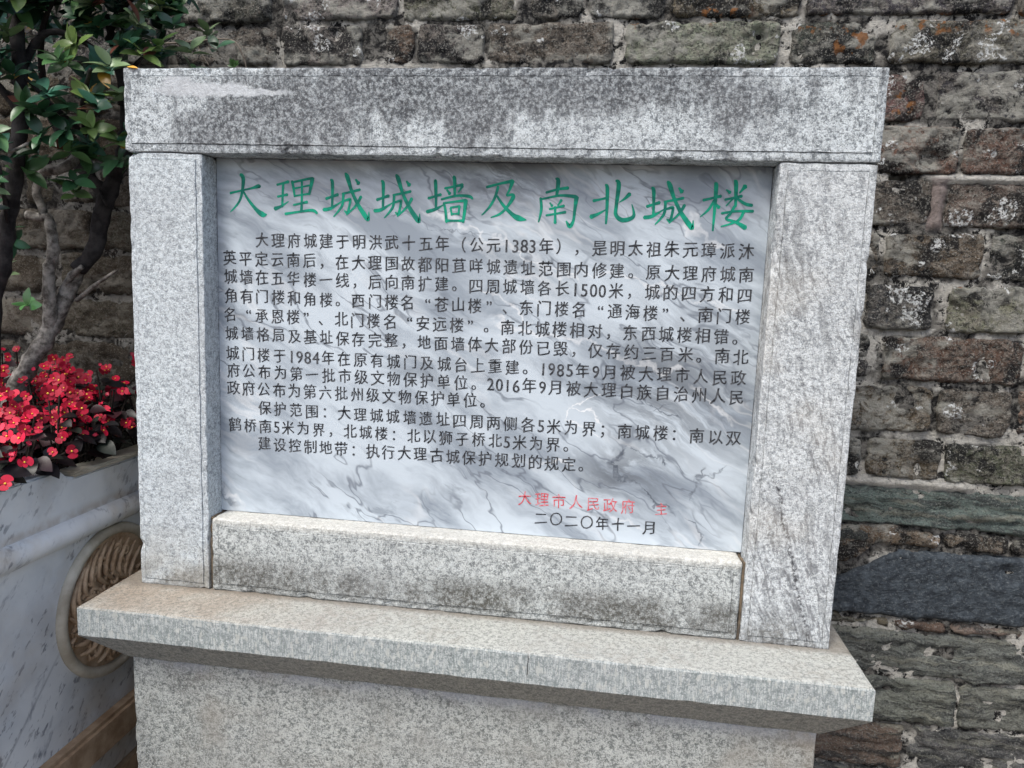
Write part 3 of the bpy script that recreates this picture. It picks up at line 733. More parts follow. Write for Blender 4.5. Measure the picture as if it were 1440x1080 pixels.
TITLE = [
    [[(0.1654,0.7322,0.0037),(0.1733,0.7342,0.0029),(0.205,0.7414,0.0029),(0.2188,0.7452,0.0057),(0.2208,0.7431,0.0033)],[(0.1856,0.7652,0.0049),(0.1902,0.7581,0.0057),(0.1884,0.7381,0.0041),(0.1831,0.7198,0.0033),(0.173,0.7068,0.0025),(0.1649,0.6993,0.0012)],[(0.1884,0.7389,0.0025),(0.1989,0.722,0.0037),(0.2145,0.7042,0.0053),(0.2262,0.6961,0.0074),(0.2341,0.6963,0.0016)]],
    [[(0.254,0.7485,0.0029),(0.2754,0.7542,0.0041)],[(0.2657,0.7505,0.0037),(0.2645,0.7325,0.0033),(0.2636,0.7108,0.0033)],[(0.2551,0.7279,0.0029),(0.2734,0.7319,0.0037)],[(0.2499,0.7068,0.0057),(0.2616,0.7114,0.0033),(0.2753,0.7201,0.0012)],[(0.2824,0.7551,0.0041),(0.2851,0.7419,0.0037),(0.287,0.7286,0.0029)],[(0.2851,0.7537,0.0029),(0.3159,0.7604,0.0037),(0.3209,0.7587,0.0057)],[(0.3198,0.7586,0.0057),(0.3171,0.7461,0.0045),(0.314,0.7328,0.0033)],[(0.2878,0.743,0.0025),(0.314,0.7485,0.0025)],[(0.2889,0.7301,0.0025),(0.314,0.7342,0.0029)],[(0.3005,0.7547,0.0033),(0.3005,0.7296,0.0033),(0.2994,0.7026,0.0037)],[(0.285,0.7141,0.0025),(0.3102,0.7198,0.0037)],[(0.2694,0.6982,0.0037),(0.2947,0.7024,0.0029),(0.3199,0.7056,0.0041),(0.3287,0.7007,0.0033)]],
    [[(0.3456,0.7263,0.0037),(0.367,0.7339,0.0041)],[(0.3542,0.7593,0.0033),(0.3569,0.754,0.0049),(0.357,0.7308,0.0037),(0.3564,0.71,0.0033)],[(0.341,0.7072,0.0049),(0.3545,0.71,0.0045),(0.3754,0.723,0.0012)],[(0.3753,0.7355,0.0029),(0.3943,0.7398,0.0033),(0.4075,0.7433,0.0037)],[(0.3772,0.7355,0.0037),(0.3755,0.7169,0.0037),(0.3687,0.706,0.0029),(0.3595,0.6957,0.0016)],[(0.3766,0.7223,0.0025),(0.3876,0.7261,0.0037),(0.3899,0.7244,0.0037),(0.3877,0.7118,0.0033),(0.3851,0.7028,0.0045),(0.3794,0.7063,0.0016)],[(0.3808,0.7704,0.0033),(0.3846,0.7634,0.0061),(0.3924,0.7405,0.0045),(0.404,0.7176,0.0053),(0.4175,0.6982,0.0065),(0.4232,0.6923,0.0041),(0.4242,0.7055,0.0012)],[(0.4095,0.7312,0.0041),(0.4002,0.7157,0.0033),(0.3832,0.6992,0.0016)],[(0.3998,0.7601,0.0025),(0.4047,0.7538,0.0057)]],
    [[(0.4386,0.7264,0.0037),(0.4595,0.7336,0.0041)],[(0.4468,0.759,0.0033),(0.4495,0.7537,0.0049),(0.4498,0.7307,0.0037),(0.4494,0.7101,0.0033)],[(0.4344,0.7076,0.0049),(0.4475,0.7101,0.0045),(0.4679,0.7226,0.0012)],[(0.4677,0.735,0.0029),(0.4863,0.7389,0.0033),(0.4992,0.7421,0.0037)],[(0.4696,0.735,0.0037),(0.468,0.7166,0.0037),(0.4615,0.7059,0.0029),(0.4526,0.6959,0.0016)],[(0.4691,0.7219,0.0025),(0.4798,0.7255,0.0037),(0.4821,0.7237,0.0037),(0.4801,0.7113,0.0033),(0.4776,0.7025,0.0045),(0.472,0.706,0.0016)],[(0.4727,0.7695,0.0033),(0.4766,0.7625,0.0061),(0.4844,0.7396,0.0045),(0.496,0.7167,0.0053),(0.5095,0.6973,0.0065),(0.5152,0.6913,0.0041),(0.516,0.7044,0.0012)],[(0.5013,0.7301,0.0041),(0.4923,0.7149,0.0033),(0.4758,0.6989,0.0016)],[(0.4915,0.7589,0.0025),(0.4964,0.7526,0.0057)]],
    [[(0.5309,0.731,0.0033),(0.5529,0.7378,0.0037)],[(0.5413,0.761,0.0033),(0.5432,0.7558,0.0049),(0.545,0.7137,0.0033)],[(0.5289,0.7081,0.0049),(0.5443,0.713,0.0041),(0.5588,0.7211,0.0012)],[(0.5599,0.7484,0.0029),(0.5907,0.7549,0.0041)],[(0.5751,0.7685,0.0041),(0.5767,0.7616,0.0049),(0.5775,0.7348,0.0033)],[(0.5636,0.7457,0.0025),(0.5686,0.7395,0.0045)],[(0.5908,0.7525,0.0037),(0.5838,0.7426,0.002)],[(0.5542,0.7297,0.0029),(0.5804,0.7363,0.0033),(0.6022,0.736,0.0041),(0.6089,0.732,0.0029)],[(0.5587,0.7239,0.0033),(0.5621,0.7089,0.0037),(0.564,0.6913,0.0037)],[(0.5606,0.7239,0.0025),(0.597,0.7289,0.0041)],[(0.597,0.7289,0.0057),(0.5957,0.7114,0.0045),(0.5933,0.692,0.0037)],[(0.5639,0.6938,0.0033),(0.5933,0.6945,0.0033)],[(0.5707,0.715,0.0029),(0.5732,0.7039,0.0029)],[(0.5707,0.7161,0.0025),(0.5863,0.7189,0.0029)],[(0.5863,0.7189,0.0033),(0.5849,0.7048,0.0029)],[(0.5732,0.7053,0.0025),(0.5849,0.7062,0.0025)]],
    [[(0.633,0.7518,0.0037),(0.6561,0.7582,0.0033),(0.6774,0.7627,0.0049)],[(0.6774,0.7627,0.0057),(0.6726,0.7481,0.0033),(0.6683,0.7387,0.0025),(0.6776,0.7403,0.0037),(0.6792,0.7355,0.0053),(0.6701,0.7204,0.0037),(0.658,0.7079,0.0033),(0.642,0.7012,0.0016)],[(0.6527,0.7529,0.0037),(0.648,0.7355,0.0037),(0.6395,0.7197,0.0033),(0.6291,0.7079,0.002),(0.6255,0.705,0.0012)],[(0.6515,0.7373,0.0029),(0.6629,0.722,0.0041),(0.6796,0.7067,0.0053),(0.6906,0.7011,0.0074),(0.7032,0.6986,0.0016)]],
    [[(0.7515,0.7685,0.0033),(0.7553,0.7635,0.0057),(0.7536,0.7395,0.0037)],[(0.7357,0.7449,0.0033),(0.7559,0.7508,0.0033),(0.7726,0.7532,0.0045)],[(0.7266,0.7355,0.0037),(0.7285,0.7166,0.0037),(0.7247,0.6957,0.002)],[(0.7284,0.7338,0.0025),(0.7599,0.7406,0.0033),(0.7862,0.7392,0.0049)],[(0.7873,0.7385,0.0061),(0.7855,0.7179,0.0041),(0.7837,0.6989,0.0037),(0.7781,0.6902,0.0057),(0.7717,0.6986,0.0016)],[(0.7428,0.7279,0.002),(0.7466,0.7232,0.0037)],[(0.762,0.7328,0.0037),(0.7564,0.7241,0.002)],[(0.7426,0.7176,0.0025),(0.767,0.7237,0.0033)],[(0.7374,0.7071,0.0025),(0.7699,0.7134,0.0033)],[(0.752,0.7212,0.0033),(0.7532,0.6947,0.0037)]],
    [[(0.8355,0.7599,0.0033),(0.8383,0.7532,0.0049),(0.8393,0.7226,0.0041),(0.8391,0.6959,0.0029)],[(0.8162,0.733,0.0037),(0.8367,0.7379,0.0029)],[(0.8134,0.7066,0.0061),(0.8243,0.7113,0.0037),(0.8411,0.7209,0.0012)],[(0.8759,0.7455,0.0053),(0.8678,0.7375,0.0033),(0.8595,0.7316,0.0012)],[(0.8523,0.767,0.0033),(0.8569,0.7603,0.0057),(0.8547,0.7263,0.0045),(0.8549,0.711,0.0049),(0.8647,0.7027,0.0057),(0.8783,0.7048,0.0053),(0.8848,0.7117,0.0041),(0.8804,0.7286,0.0012)]],
    [[(0.9055,0.7257,0.0037),(0.9257,0.7326,0.0041)],[(0.912,0.7567,0.0033),(0.9149,0.7517,0.0049),(0.9163,0.7298,0.0037),(0.9168,0.7102,0.0033)],[(0.9022,0.7078,0.0049),(0.915,0.7102,0.0045),(0.9344,0.7222,0.0012)],[(0.9337,0.734,0.0029),(0.9517,0.7377,0.0033),(0.9642,0.7408,0.0037)],[(0.9355,0.734,0.0037),(0.9348,0.7164,0.0037),(0.9289,0.7062,0.0029),(0.9206,0.6967,0.0016)],[(0.9356,0.7215,0.0025),(0.946,0.7249,0.0037),(0.9483,0.7232,0.0037),(0.9469,0.7114,0.0033),(0.9449,0.703,0.0045),(0.9391,0.7063,0.0016)],[(0.937,0.7668,0.0033),(0.9411,0.7601,0.0061),(0.9498,0.7384,0.0045),(0.9622,0.7166,0.0053),(0.9763,0.6981,0.0065),(0.9821,0.6924,0.0041),(0.9824,0.7049,0.0012)],[(0.9668,0.7294,0.0041),(0.9587,0.7149,0.0033),(0.9433,0.6996,0.0016)],[(0.9559,0.7568,0.0025),(0.961,0.7508,0.0057)]],
    [[(0.9966,0.738,0.0033),(1.0244,0.7452,0.0037)],[(1.0139,0.766,0.0037),(1.0157,0.76,0.0053),(1.0158,0.7267,0.0041),(1.0153,0.689,0.0025)],[(1.014,0.7383,0.0029),(1.0061,0.7231,0.0033),(0.9935,0.711,0.0012)],[(1.0171,0.7327,0.0025),(1.0225,0.7268,0.0045)],[(1.0326,0.7554,0.002),(1.0383,0.7512,0.0045)],[(1.0619,0.7616,0.0057),(1.0538,0.7508,0.002)],[(1.0315,0.7397,0.0029),(1.0575,0.7459,0.0037)],[(1.0447,0.7705,0.0033),(1.0472,0.7639,0.0053),(1.0489,0.7291,0.0033)],[(1.0455,0.7434,0.0029),(1.0339,0.7298,0.0016)],[(1.0477,0.7441,0.0025),(1.0634,0.7338,0.0041),(1.0751,0.7314,0.0041)],[(1.0472,0.7291,0.0037),(1.0415,0.7173,0.0033),(1.0355,0.7087,0.0033),(1.0508,0.7041,0.0037),(1.0671,0.6952,0.0061)],[(1.0627,0.7211,0.0037),(1.054,0.7059,0.0033),(1.0281,0.6961,0.0016)],[(1.0275,0.7176,0.0029),(1.0511,0.7215,0.0029),(1.0775,0.7221,0.0037)]],
]
ROWS = [
    ('大理府城建于明洪武十五年（公元1383年），是明太祖朱元璋派沐', (0.2246, 0.6514), (1.0723, 0.6575)),
    ('英平定云南后，在大理国故都阳苴咩城遗址范围内修建。原大理府城南', (0.1624, 0.6168), (1.0754, 0.6181)),
    ('城墙在五华楼一线，后向南扩建。四周城墙各长1500米，城的四方和四', (0.163, 0.5837), (1.0749, 0.5848)),
    ('角有门楼和角楼。西门楼名“苍山楼”、东门楼名“通海楼”、南门楼', (0.1636, 0.5489), (1.0745, 0.5495)),
    ('名“承恩楼”、北门楼名“安远楼”。南北城楼相对，东西城楼相错。', (0.162, 0.5145), (1.0425, 0.5141)),
    ('城墙格局及基址保存完整，地面墙体大部份已毁，仅存约三百米。南北', (0.1643, 0.4801), (1.0765, 0.4815)),
    ('城门楼于1984年在原有城门及城台上重建。1985年9月被大理市人民政', (0.1649, 0.4427), (1.0753, 0.4457)),
    ('府公布为第一批市级文物保护单位。2016年9月被大理白族自治州人民', (0.1664, 0.4111), (1.0752, 0.4134)),
    ('政府公布为第六批州级文物保护单位。', (0.1659, 0.3776), (0.6156, 0.3809)),
    ('保护范围：大理城城墙遗址四周两侧各5米为界；南城楼：南以双', (0.2272, 0.3432), (1.0757, 0.3424)),
    ('鹤桥南5米为界，北城楼：北以狮子桥北5米为界。', (0.1681, 0.3088), (0.7677, 0.3105)),
    ('建设控制地带：执行大理古城保护规划的规定。', (0.2266, 0.2756), (0.7966, 0.2764)),
]


def stroke(pts):
    P = catmull([Vector((x, z, w)) for x, z, w in pts], 6) if len(pts) > 2 else [Vector(pts[0]).lerp(Vector(pts[1]), t / 6) for t in range(7)]
    if len(pts) == 2:
        for i, q in enumerate(P):
            t = i / 6
            q.z = q.z * (1.0 + .25 * (abs(t - .5) * 2) ** 2 - .12)
    vs = []; n = len(P)
    for i, p in enumerate(P):
        t = (P[min(i + 1, n - 1)] - P[max(i - 1, 0)]); t = Vector((t.x, t.y)).normalized(); nn = Vector((-t.y, t.x))
        w = p.z * .66
        if i == 0:
            vs.append((p.x - t.x * w * .7 + nn.x * w * .2, p.y - t.y * w * .7 + nn.y * w * .2)); vs.append((p.x - t.x * w * .55 - nn.x * w * .5, p.y - t.y * w * .55 - nn.y * w * .5))
        vs.append((p.x + nn.x * w, p.y + nn.y * w)); vs.append((p.x - nn.x * w, p.y - nn.y * w))
        if i == n - 1:
            vs.append((p.x + t.x * w * .6 + nn.x * w * .3, p.y + t.y * w * .6 + nn.y * w * .3)); vs.append((p.x + t.x * w * .6 - nn.x * w * .3, p.y + t.y * w * .6 - nn.y * w * .3))
    fs = [(2 * i, 2 * i + 1, 2 * i + 3, 2 * i + 2) for i in range(len(vs) // 2 - 1)]
    return vs, fs
for ci, ch in enumerate(TITLE):
    vs = []; fs = []
    for si, s in enumerate(ch):
        v, f = stroke(s); b = len(vs); y = PY - .0004 - .00003 * si
        vs += [(x, y, z) for x, z in v]; fs += [tuple(b + i for i in q) for q in f]
    o = link('title_character', mesh_from('title_character', vs, fs), GREEN); o.parent = panel
def characters(text, a, b, size, mat, label=None):
    """every written character is a piece of its own on the panel; marks of punctuation are returned to be joined"""
    marks = []
    for ch, part in zip([q for q in text if q not in ' \u3000'], row_parts(text, a, b, size, 0.0 if mat is RED else 1.0)):
        if ch in '，。：；、（）“”': marks.append(part); continue
        o = flat_text('character', [part], mat, PY - .0004)
        if label: o['label'] = label
    return marks
marks = []
for i, (t, a, b) in enumerate(ROWS):
    if i < 11: marks += characters(t, a, b, .0275, BLACK)
    else: marks += row_parts(t, a, b, .0275)
flat_text('small_writing', marks, BLACK, PY - .0004)['kind'] = 'stuff'
characters('大理市人民政府', (0.7211, 0.2085), (0.9043, 0.2076), .0270, RED, 'red painted character of the signature')
characters('主', (0.9624, 0.2075), (0.9624, 0.2075), .0225, RED, 'red painted character at the end of the signature')
characters('二〇二〇年十一月', (0.7516, 0.1739), (0.944, 0.1723), .0262, BLACK)

# ================================================================ planter
PX = -0.17
def planter():
    root = empty('marble_planter', (-.75, -.1, -.56), 'blue veined white marble planter with carved medallion, left of the monument', 'planter')
    def piece(name, me, mat, label=None):
        o = adopt(link(name, me, mat), root)
        if label: o['label'] = label
        return o
    # side panel with a step in its upper edge (outline in y, z)
    prof = [(-.75, -.50), (.385, -.50), (.385, .176), (.20, .180), (.045, .182), (.030, .188), (.018, .199), (.004, .204), (-.75, .204)]
    bm = bmesh.new()
    a = [bm.verts.new((PX, y, z)) for y, z in prof]; b = [bm.verts.new((PX - .045, y, z)) for y, z in prof]
    bm.faces.new(a); bm.faces.new(b[::-1]); n = len(a)
    for i in range(n): bm.faces.new((a[i], b[i], b[(i + 1) % n], a[(i + 1) % n]))
    bmesh.ops.recalc_face_normals(bm, faces=bm.faces[:])
    bmesh.ops.bevel(bm, geom=[e for e in bm.edges if abs(e.verts[0].co.x - e.verts[1].co.x) < .001], offset=.004, segments=2, affect='EDGES')
    piece('side_panel', bm_mesh('side_panel', bm), P_MARBLE)
    # cream capping strip behind the step
    bm = bmesh.new(); bmesh.ops.create_cube(bm, size=1)
    for v in bm.verts: v.co = Vector((PX - .020 + v.co.x * .049, .215 + v.co.y * .335, .186 + v.co.z * .010))
    bmesh.ops.bevel(bm, geom=bm.edges[:], offset=.003, segments=2, affect='EDGES')
    piece('rim', bm_mesh('rim', bm), P_RING)
    for (x, y, sx, sy, nm) in ((-.75, -.7725, 1.205, .045, 'front_panel'), (-1.375, -.17, .045, 1.15, 'side_panel')):
        bm = bmesh.new(); bmesh.ops.create_cube(bm, size=1)
        for v in bm.verts: v.co = Vector((x + v.co.x * sx, y + v.co.y * sy, -.148 + v.co.z * .704))
        bmesh.ops.bevel(bm, geom=bm.edges[:], offset=.004, segments=2, affect='EDGES')
        piece(nm, bm_mesh(nm, bm), P_MARBLE)
    # half round moulding
    vs = []; fs = []; ny = 40; seg = 10; zc, rz, rx = .077, .024, .026
    for i in range(ny + 1):
        y = -.76 + (1.145) * i / ny
        for k in range(seg + 1):
            an = -math.pi / 2 + math.pi * k / seg
            vs.append((PX + rx * math.cos(an) * (1 + .02 * N(Vector((y * 20, an, 0)))) - .001, y, zc + rz * math.sin(an)))
    for i in range(ny):
        for k in range(seg):
            q = i * (seg + 1) + k; fs.append((q, q + seg + 1, q + seg + 2, q + 1))
    me = mesh_from('moulding', vs, fs, True); piece('moulding', me, P_TRIM)
    # foot strip
    bm = bmesh.new(); bmesh.ops.create_cube(bm, size=1)
    for v in bm.verts: v.co = Vector((PX + .001 + v.co.x * .05, -.19 + v.co.y * 1.14, -.39 + v.co.z * .075))
    bmesh.ops.bevel(bm, geom=bm.edges[:], offset=.008, segments=2, affect='EDGES')
    piece('foot_strip', bm_mesh('foot_strip', bm), P_TAN)
    bm = bmesh.new(); bmesh.ops.create_cube(bm, size=1)
    for v in bm.verts: v.co = Vector((PX - .01 + v.co.x * .04, -.19 + v.co.y * 1.14, -.53 + v.co.z * .06))
    piece('foot_course', bm_mesh('foot_course', bm), P_TAN)
    # medallion: ring, sunk disc, carved feathers and leaves
    my, mz, mr = .142, -.108, .150
    ring = []
    for i in range(73):
        t = 2 * math.pi * i / 72
        ring.append(Vector((PX + .004, my + mr * math.cos(t), mz + mr * math.sin(t))))
    vs = []; fs = []; seg = 10; n = 72
    for i in range(n):
        p = ring[i]; rad = Vector((0, p.y - my, p.z - mz)).normalized()
        for k in range(seg):
            an = 2 * math.pi * k / seg
            vs.append(tuple(p + rad * math.cos(an) * .0115 + Vector((1, 0, 0)) * math.sin(an) * .012))
    for i in range(n):
        for k in range(seg):
            fs.append((i * seg + k, ((i + 1) % n) * seg + k, ((i + 1) % n) * seg + (k + 1) % seg, i * seg + (k + 1) % seg))
    med = piece('medallion', mesh_from('medallion', vs, fs, True), P_RING)
    bm = bmesh.new(); bmesh.ops.create_circle(bm, cap_ends=True, segments=64, radius=mr - .004)
    for v in bm.verts: v.co = Vector((PX + .0045, my + v.co.x, mz + v.co.y))
    bmesh.ops.recalc_face_normals(bm, faces=bm.faces[:])
    o = link('disc', bm_mesh('disc', bm), CARVE); o.parent = med
    vs = []; fs = []
    def ridge(pts, w0, w1, h=.011):
        P = catmull([Vector((PX + .006, y, z)) for y, z in pts], 6)
        n = len(P); r = [(w0 + (w1 - w0) * i / (n - 1)) * (math.sin(math.pi * (i + .6) / (n + .2)) ** .4) for i in range(n)]
        q = [p + Vector((h * .35 * math.sin(math.pi * i / (n - 1)), 0, 0)) for i, p in enumerate(P)]
        tube_into(vs, fs, q, r, 7, .25)
    # long tail plumes curving in from the near upper edge
    for i in range(10):
        t0 = R(140 - i * 11); y1, z1 = my + .130 * math.cos(t0), mz + .130 * math.sin(t0)
        ridge([(y1, z1), (y1 - .020 - .002 * i, z1 - .030), (y1 - .022 - .003 * i, z1 - .062), (y1 - .004, z1 - .092)], .0045, .0065)
    # fan of overlapping leaves low on the near edge and below
    for i in range(11):
        t0 = R(160 + i * 14); q = lambda r, d: (my + r * math.cos(t0 + d), mz + r * math.sin(t0 + d))
        ridge([q(.130, 0), q(.112, .13), q(.090, .17), q(.064, .02)], .0050, .0095)
        ridge([q(.100, .02), q(.080, -.10), q(.055, -.1)], .0040, .0075)
    rr = random.Random(8)
    for i in range(70):
        t0 = rr.uniform(0, 6.28); r0 = .118 * math.sqrt(rr.random()); a = rr.uniform(0, 6.28)
        y0, z0 = my + r0 * math.cos(t0), mz - .01 + r0 * .92 * math.sin(t0)
        ridge([(y0, z0), (y0 + .012 * math.cos(a), z0 + .012 * math.sin(a)), (y0 + .020 * math.cos(a + .8), z0 + .020 * math.sin(a + .8)), (y0 + .018 * math.cos(a + 1.6), z0 + .018 * math.sin(a + 1.6))], .0035, .0055, .008)
    o = link('relief_carving', mesh_from('relief_carving', vs, fs, True), CARVE); o.parent = med
    # soil
    vs = []; fs = []; n = 40
    for j in range(n + 1):
        for i in range(n + 1):
            x = -1.36 + 1.15 * i / n; y = -.76 + 1.145 * j / n
            vs.append((x, y, .150 + .02 * N(Vector((x * 6, y * 6, 0))) + .01 * N(Vector((x * 30, y * 30, 0)))))
    for j in range(n):
        for i in range(n):
            a = j * (n + 1) + i; fs.append((a, a + 1, a + n + 2, a + n + 1))
    piece('soil', mesh_from('soil', vs, fs, True), SOIL)
    return root
planter()

# ================================================================ leaves
def tint_white(me, col=(1, 1, 1, 1)):
    at = me.color_attributes.new('tint', 'FLOAT_COLOR', 'POINT')
    at.data.foreach_set('color', list(col) * len(me.vertices))

def leaf_geo(L, W, fold=.25, curl=.25, n=5, tip=.9):
    """leaf along +X, up +Z"""
    vs = []; fs = []
    for i in range(n + 1):
        t = i / n
        w = W * (math.sin(math.pi * min(1, t ** tip)) ** .75) * .5 if 0 < i < n else .0006
        x = L * t; z = -curl * L * t * t
        vs += [(x, -w, z + w * fold), (x, 0, z), (x, w, z + w * fold)]
    for i in range(n):
        a = 3 * i; fs += [(a, a + 3, a + 4, a + 1), (a + 1, a + 4, a + 5, a + 2)]
    return vs, fs

def basis(d, up, roll=0):
    x = d.normalized(); y = up.cross(x)
    if y.length < 1e-3: y = Vector((0, 1, 0))
    y.normalize(); z = x.cross(y)
    m = Matrix((x, y, z)).transposed()
    return m @ Matrix.Rotation(roll, 3, 'X')

LEAF_MESH = []
for q in [(.043, .0225, .3, .15), (.039, .021, .2, .3), (.048, .023, .35, .22), (.035, .020, .25, .05)]:
    v, f = leaf_geo(q[0], q[1], q[2], q[3], 6); me = mesh_from('leaf', v, f, True); tint_white(me); me.materials.append(LEAF); LEAF_MESH.append(me)
GREENS = [(.022, .062, .026), (.042, .095, .034), (.015, .046, .022), (.058, .102, .032), (.080, .122, .034), (.024, .075, .050), (.011, .036, .021), (.075, .11, .055)]

def whorl(center, axis, n, rnd, out, spread=1.0, size=1.0, col=None):
    axis = axis.normalized()
    a = axis.orthogonal().normalized(); b = axis.cross(a); ph = rnd.uniform(0, 6.28)
    base = col or rnd.choice(GREENS)
    for i in range(n):
        an = ph + i * 2.4; el = .25 + .75 * i / n
        d = (a * math.cos(an) + b * math.sin(an)) * spread + axis * (1.15 - el) * rnd.uniform(.5, 1.3)
        d += Vector((rnd.gauss(0, .15), rnd.gauss(0, .15), rnd.gauss(0, .15)))
        c = center + axis * (i / n - .5) * -.012
        k = rnd.uniform(1.2, 2.7)
        cc = tuple(q * k for q in base)
        if rnd.random() < .02: cc = (.14, .05, .035)
        elif rnd.random() < .015: cc = (.45, .26, .03)
        out.append((c, basis(d, axis + Vector((0, -.35, .5)), rnd.uniform(-.6, .6)), size * rnd.uniform(.75, 1.15), cc, rnd.randrange(4)))

def place_leaves(root, lst, cap, near):
    lst.sort(key=lambda q: near(q[0]))
    for (c, m, s, col, k) in lst[:cap]:
        o = link('leaf', LEAF_MESH[k]); mw = Matrix.Translation(c) @ m.to_4x4() @ Matrix.Scale(s, 4)
        o.parent = root; o.matrix_parent_inverse = Matrix.Translation(root.location).inverted(); o.matrix_basis = mw
        o.color = (*col, 1)
    rest = lst[cap:]
    if rest:
        vs = []; fs = []; cols = []
        for (c, m, s, col, k) in rest:
            src = LEAF_MESH[k]; b = len(vs)
            for v in src.vertices: vs.append(tuple(c + m @ (v.co * s))); cols += [*col, 1]
            for p in src.polygons: fs.append(tuple(b + i for i in p.vertices))
        me = mesh_from('foliage', vs, fs, True)
        at = me.color_attributes.new('tint', 'FLOAT_COLOR', 'POINT'); at.data.foreach_set('color', cols)
        adopt(link('foliage', me, LEAF, kind='stuff'), root)

def branch_mesh(root, name, lines, mat, rough=.25, seg=10):
    vs = []; fs = []
    for pts, r0, r1 in lines:
        P = catmull([Vector(p) for p in pts], 5); n = len(P)
        tube_into(vs, fs, P, [r0 + (r1 - r0) * i / (n - 1) for i in range(n)], seg, rough)
    o = adopt(link(name, mesh_from(name, vs, fs, True), mat), root); return o

CAMP = Vector((0.8536, -1.2296, 0.5847))
def shrub_main():
    root = empty('shrub', (-.40, .18, .15), 'twisted grey trunked evergreen shrub rising from the red begonias beside the monument', 'shrub')
    tr = [(-.43, .18, .16), (-.425, .18, .25), (-.405, .18, .31), (-.393, .18, .345), (-.362, .19, .399), (-.337, .2, .446), (-.323, .21, .484), (-.303, .22, .538), (-.281, .23, .584), (-.249, .235, .631), (-.234, .24, .691), (-.222, .245, .744), (-.208, .25, .782)]
    branch_mesh(root, 'trunk', [(tr[:9], .025, .014)], BARK, .40, 14)
    branch_mesh(root, 'branch', [(tr[8:], .0165, .017)], BARK_D, .35)
    branch_mesh(root, 'branch', [([(-.337, .2, .446), (-.322, .19, .507), (-.318, .185, .567), (-.300, .18, .626), (-.301, .175, .684), (-.312, .17, .693)], .015, .009),
                                 ([(-.345, .165, .692), (-.312, .17, .693), (-.318, .165, .739), (-.306, .16, .770), (-.287, .16, .782), (-.268, .16, .782), (-.243, .17, .798), (-.231, .18, .82), (-.217, .18, .855)], .0085, .010)], BARK, .35)
    dark = [([(-.208, .25, .782), (-.186, .25, .826), (-.178, .25, .87), (-.175, .25, .927), (-.18, .24, 1.0), (-.19, .22, 1.10)], .017, .007),
            ([(-.222, .245, .744), (-.253, .24, .777), (-.274, .23, .804), (-.289, .22, .841), (-.31, .2, .901), (-.323, .2, .98)], .015, .006),
            ([(-.320, .22, .534), (-.289, .21, .566), (-.252, .2, .592)], .009, .005), ([(-.282, .22, .52), (-.221, .2, .556), (-.157, .18, .587)], .006, .0025),
            ([(-.217, .18, .855), (-.19, .14, .90), (-.15, .10, .93), (-.11, .06, .95)], .006, .003), ([(-.217, .18, .855), (-.24, .12, .90), (-.26, .08, .94)], .006, .003),
            ([(-.18, .24, .93), (-.13, .20, .98), (-.07, .17, 1.01), (-.01, .15, 1.03)], .006, .002), ([(-.31, .2, .9), (-.36, .15, .93), (-.42, .12, .95)], .006, .003),
            ([(-.19, .22, 1.05), (-.13, .18, 1.09), (-.07, .16, 1.12), (-.03, .15, 1.13)], .006, .002), ([(-.323, .2, .97), (-.28, .15, 1.04), (-.22, .12, 1.10), (-.15, .1, 1.13)], .007, .003),
            ([(-.24, .24, .77), (-.215, .22, .74), (-.19, .20, .72)], .003, .002), ([(-.26, .23, .79), (-.25, .20, .75), (-.24, .18, .73)], .003, .002)]
    for i, q in enumerate(dark): branch_mesh(root, 'branch', [q], BARK_D if i < 2 or i > 3 else BARK, .3, 8 if i < 3 else 6)
    rnd = random.Random(21); out = []
    # sprays that the photograph shows one by one: (x, y, z, leaves, spread)
    key = [(-.055, .12, 1.045, 8), (-.03, .15, 1.01, 6), (-.075, .10, 1.00, 7), (-.045, .12, .99, 6), (-.085, .08, .955, 7), (-.07, .09, .905, 8), (-.10, .06, .88, 8), (-.13, .08, .90, 7),
           (-.17, .06, .96, 7), (-.16, .09, 1.00, 6), (-.19, .05, .90, 7), (-.20, .05, .865, 8), (-.17, .07, .84, 8), (-.215, .06, .83, 7), (-.14, .10, .85, 7), (-.23, .05, .88, 7), (-.25, .04, .93, 6),
           (-.10, .12, .83, 6), (-.12, .15, .80, 6), (-.205, .13, .755, 5), (-.215, .14, .735, 5), (-.19, .10, .81, 7), (-.24, .08, .80, 6), (-.07, .14, .85, 6), (-.075, .16, .815, 5), (-.28, .04, .99, 6),
           (-.02, .18, 1.06, 6), (.005, .20, 1.02, 5), (-.05, .18, 1.10, 8), (-.03, .17, 1.135, 8), (.02, .24, 1.065, 4), (-.09, .16, 1.07, 6), (-.11, .14, 1.11, 8), (-.15, .12, 1.08, 8)]
    for x, y, z, n in key:
        whorl(Vector((x, y, z)), Vector((rnd.gauss(.1, .4), rnd.gauss(-.5, .3), rnd.gauss(.6, .3))), n + 1, rnd, out, 1.0, 1.0)
        if rnd.random() < .75: whorl(Vector((x - rnd.uniform(.01, .06), y + rnd.uniform(.03, .10), z + rnd.uniform(-.03, .03))), Vector((rnd.gauss(.1, .4), rnd.gauss(-.5, .3), rnd.gauss(.6, .3))), n, rnd, out, 1.0, .95, rnd.choice(GREENS[:3] + GREENS[5:7]))
    for i in range(85):   # the dense dark head above
        x = rnd.uniform(-.62, -.03); z = rnd.uniform(.99, 1.32) + max(0, (-.2 - x)) * -.15; y = rnd.uniform(.0, .30)
        if z < 1.07 and x > -.12 : continue
        whorl(Vector((x, y, z)), Vector((rnd.gauss(0, .4), rnd.gauss(-.4, .4), rnd.gauss(.5, .4))), 8, rnd, out, 1.0, 1.0, rnd.choice(GREENS[:3] + GREENS[5:7]))
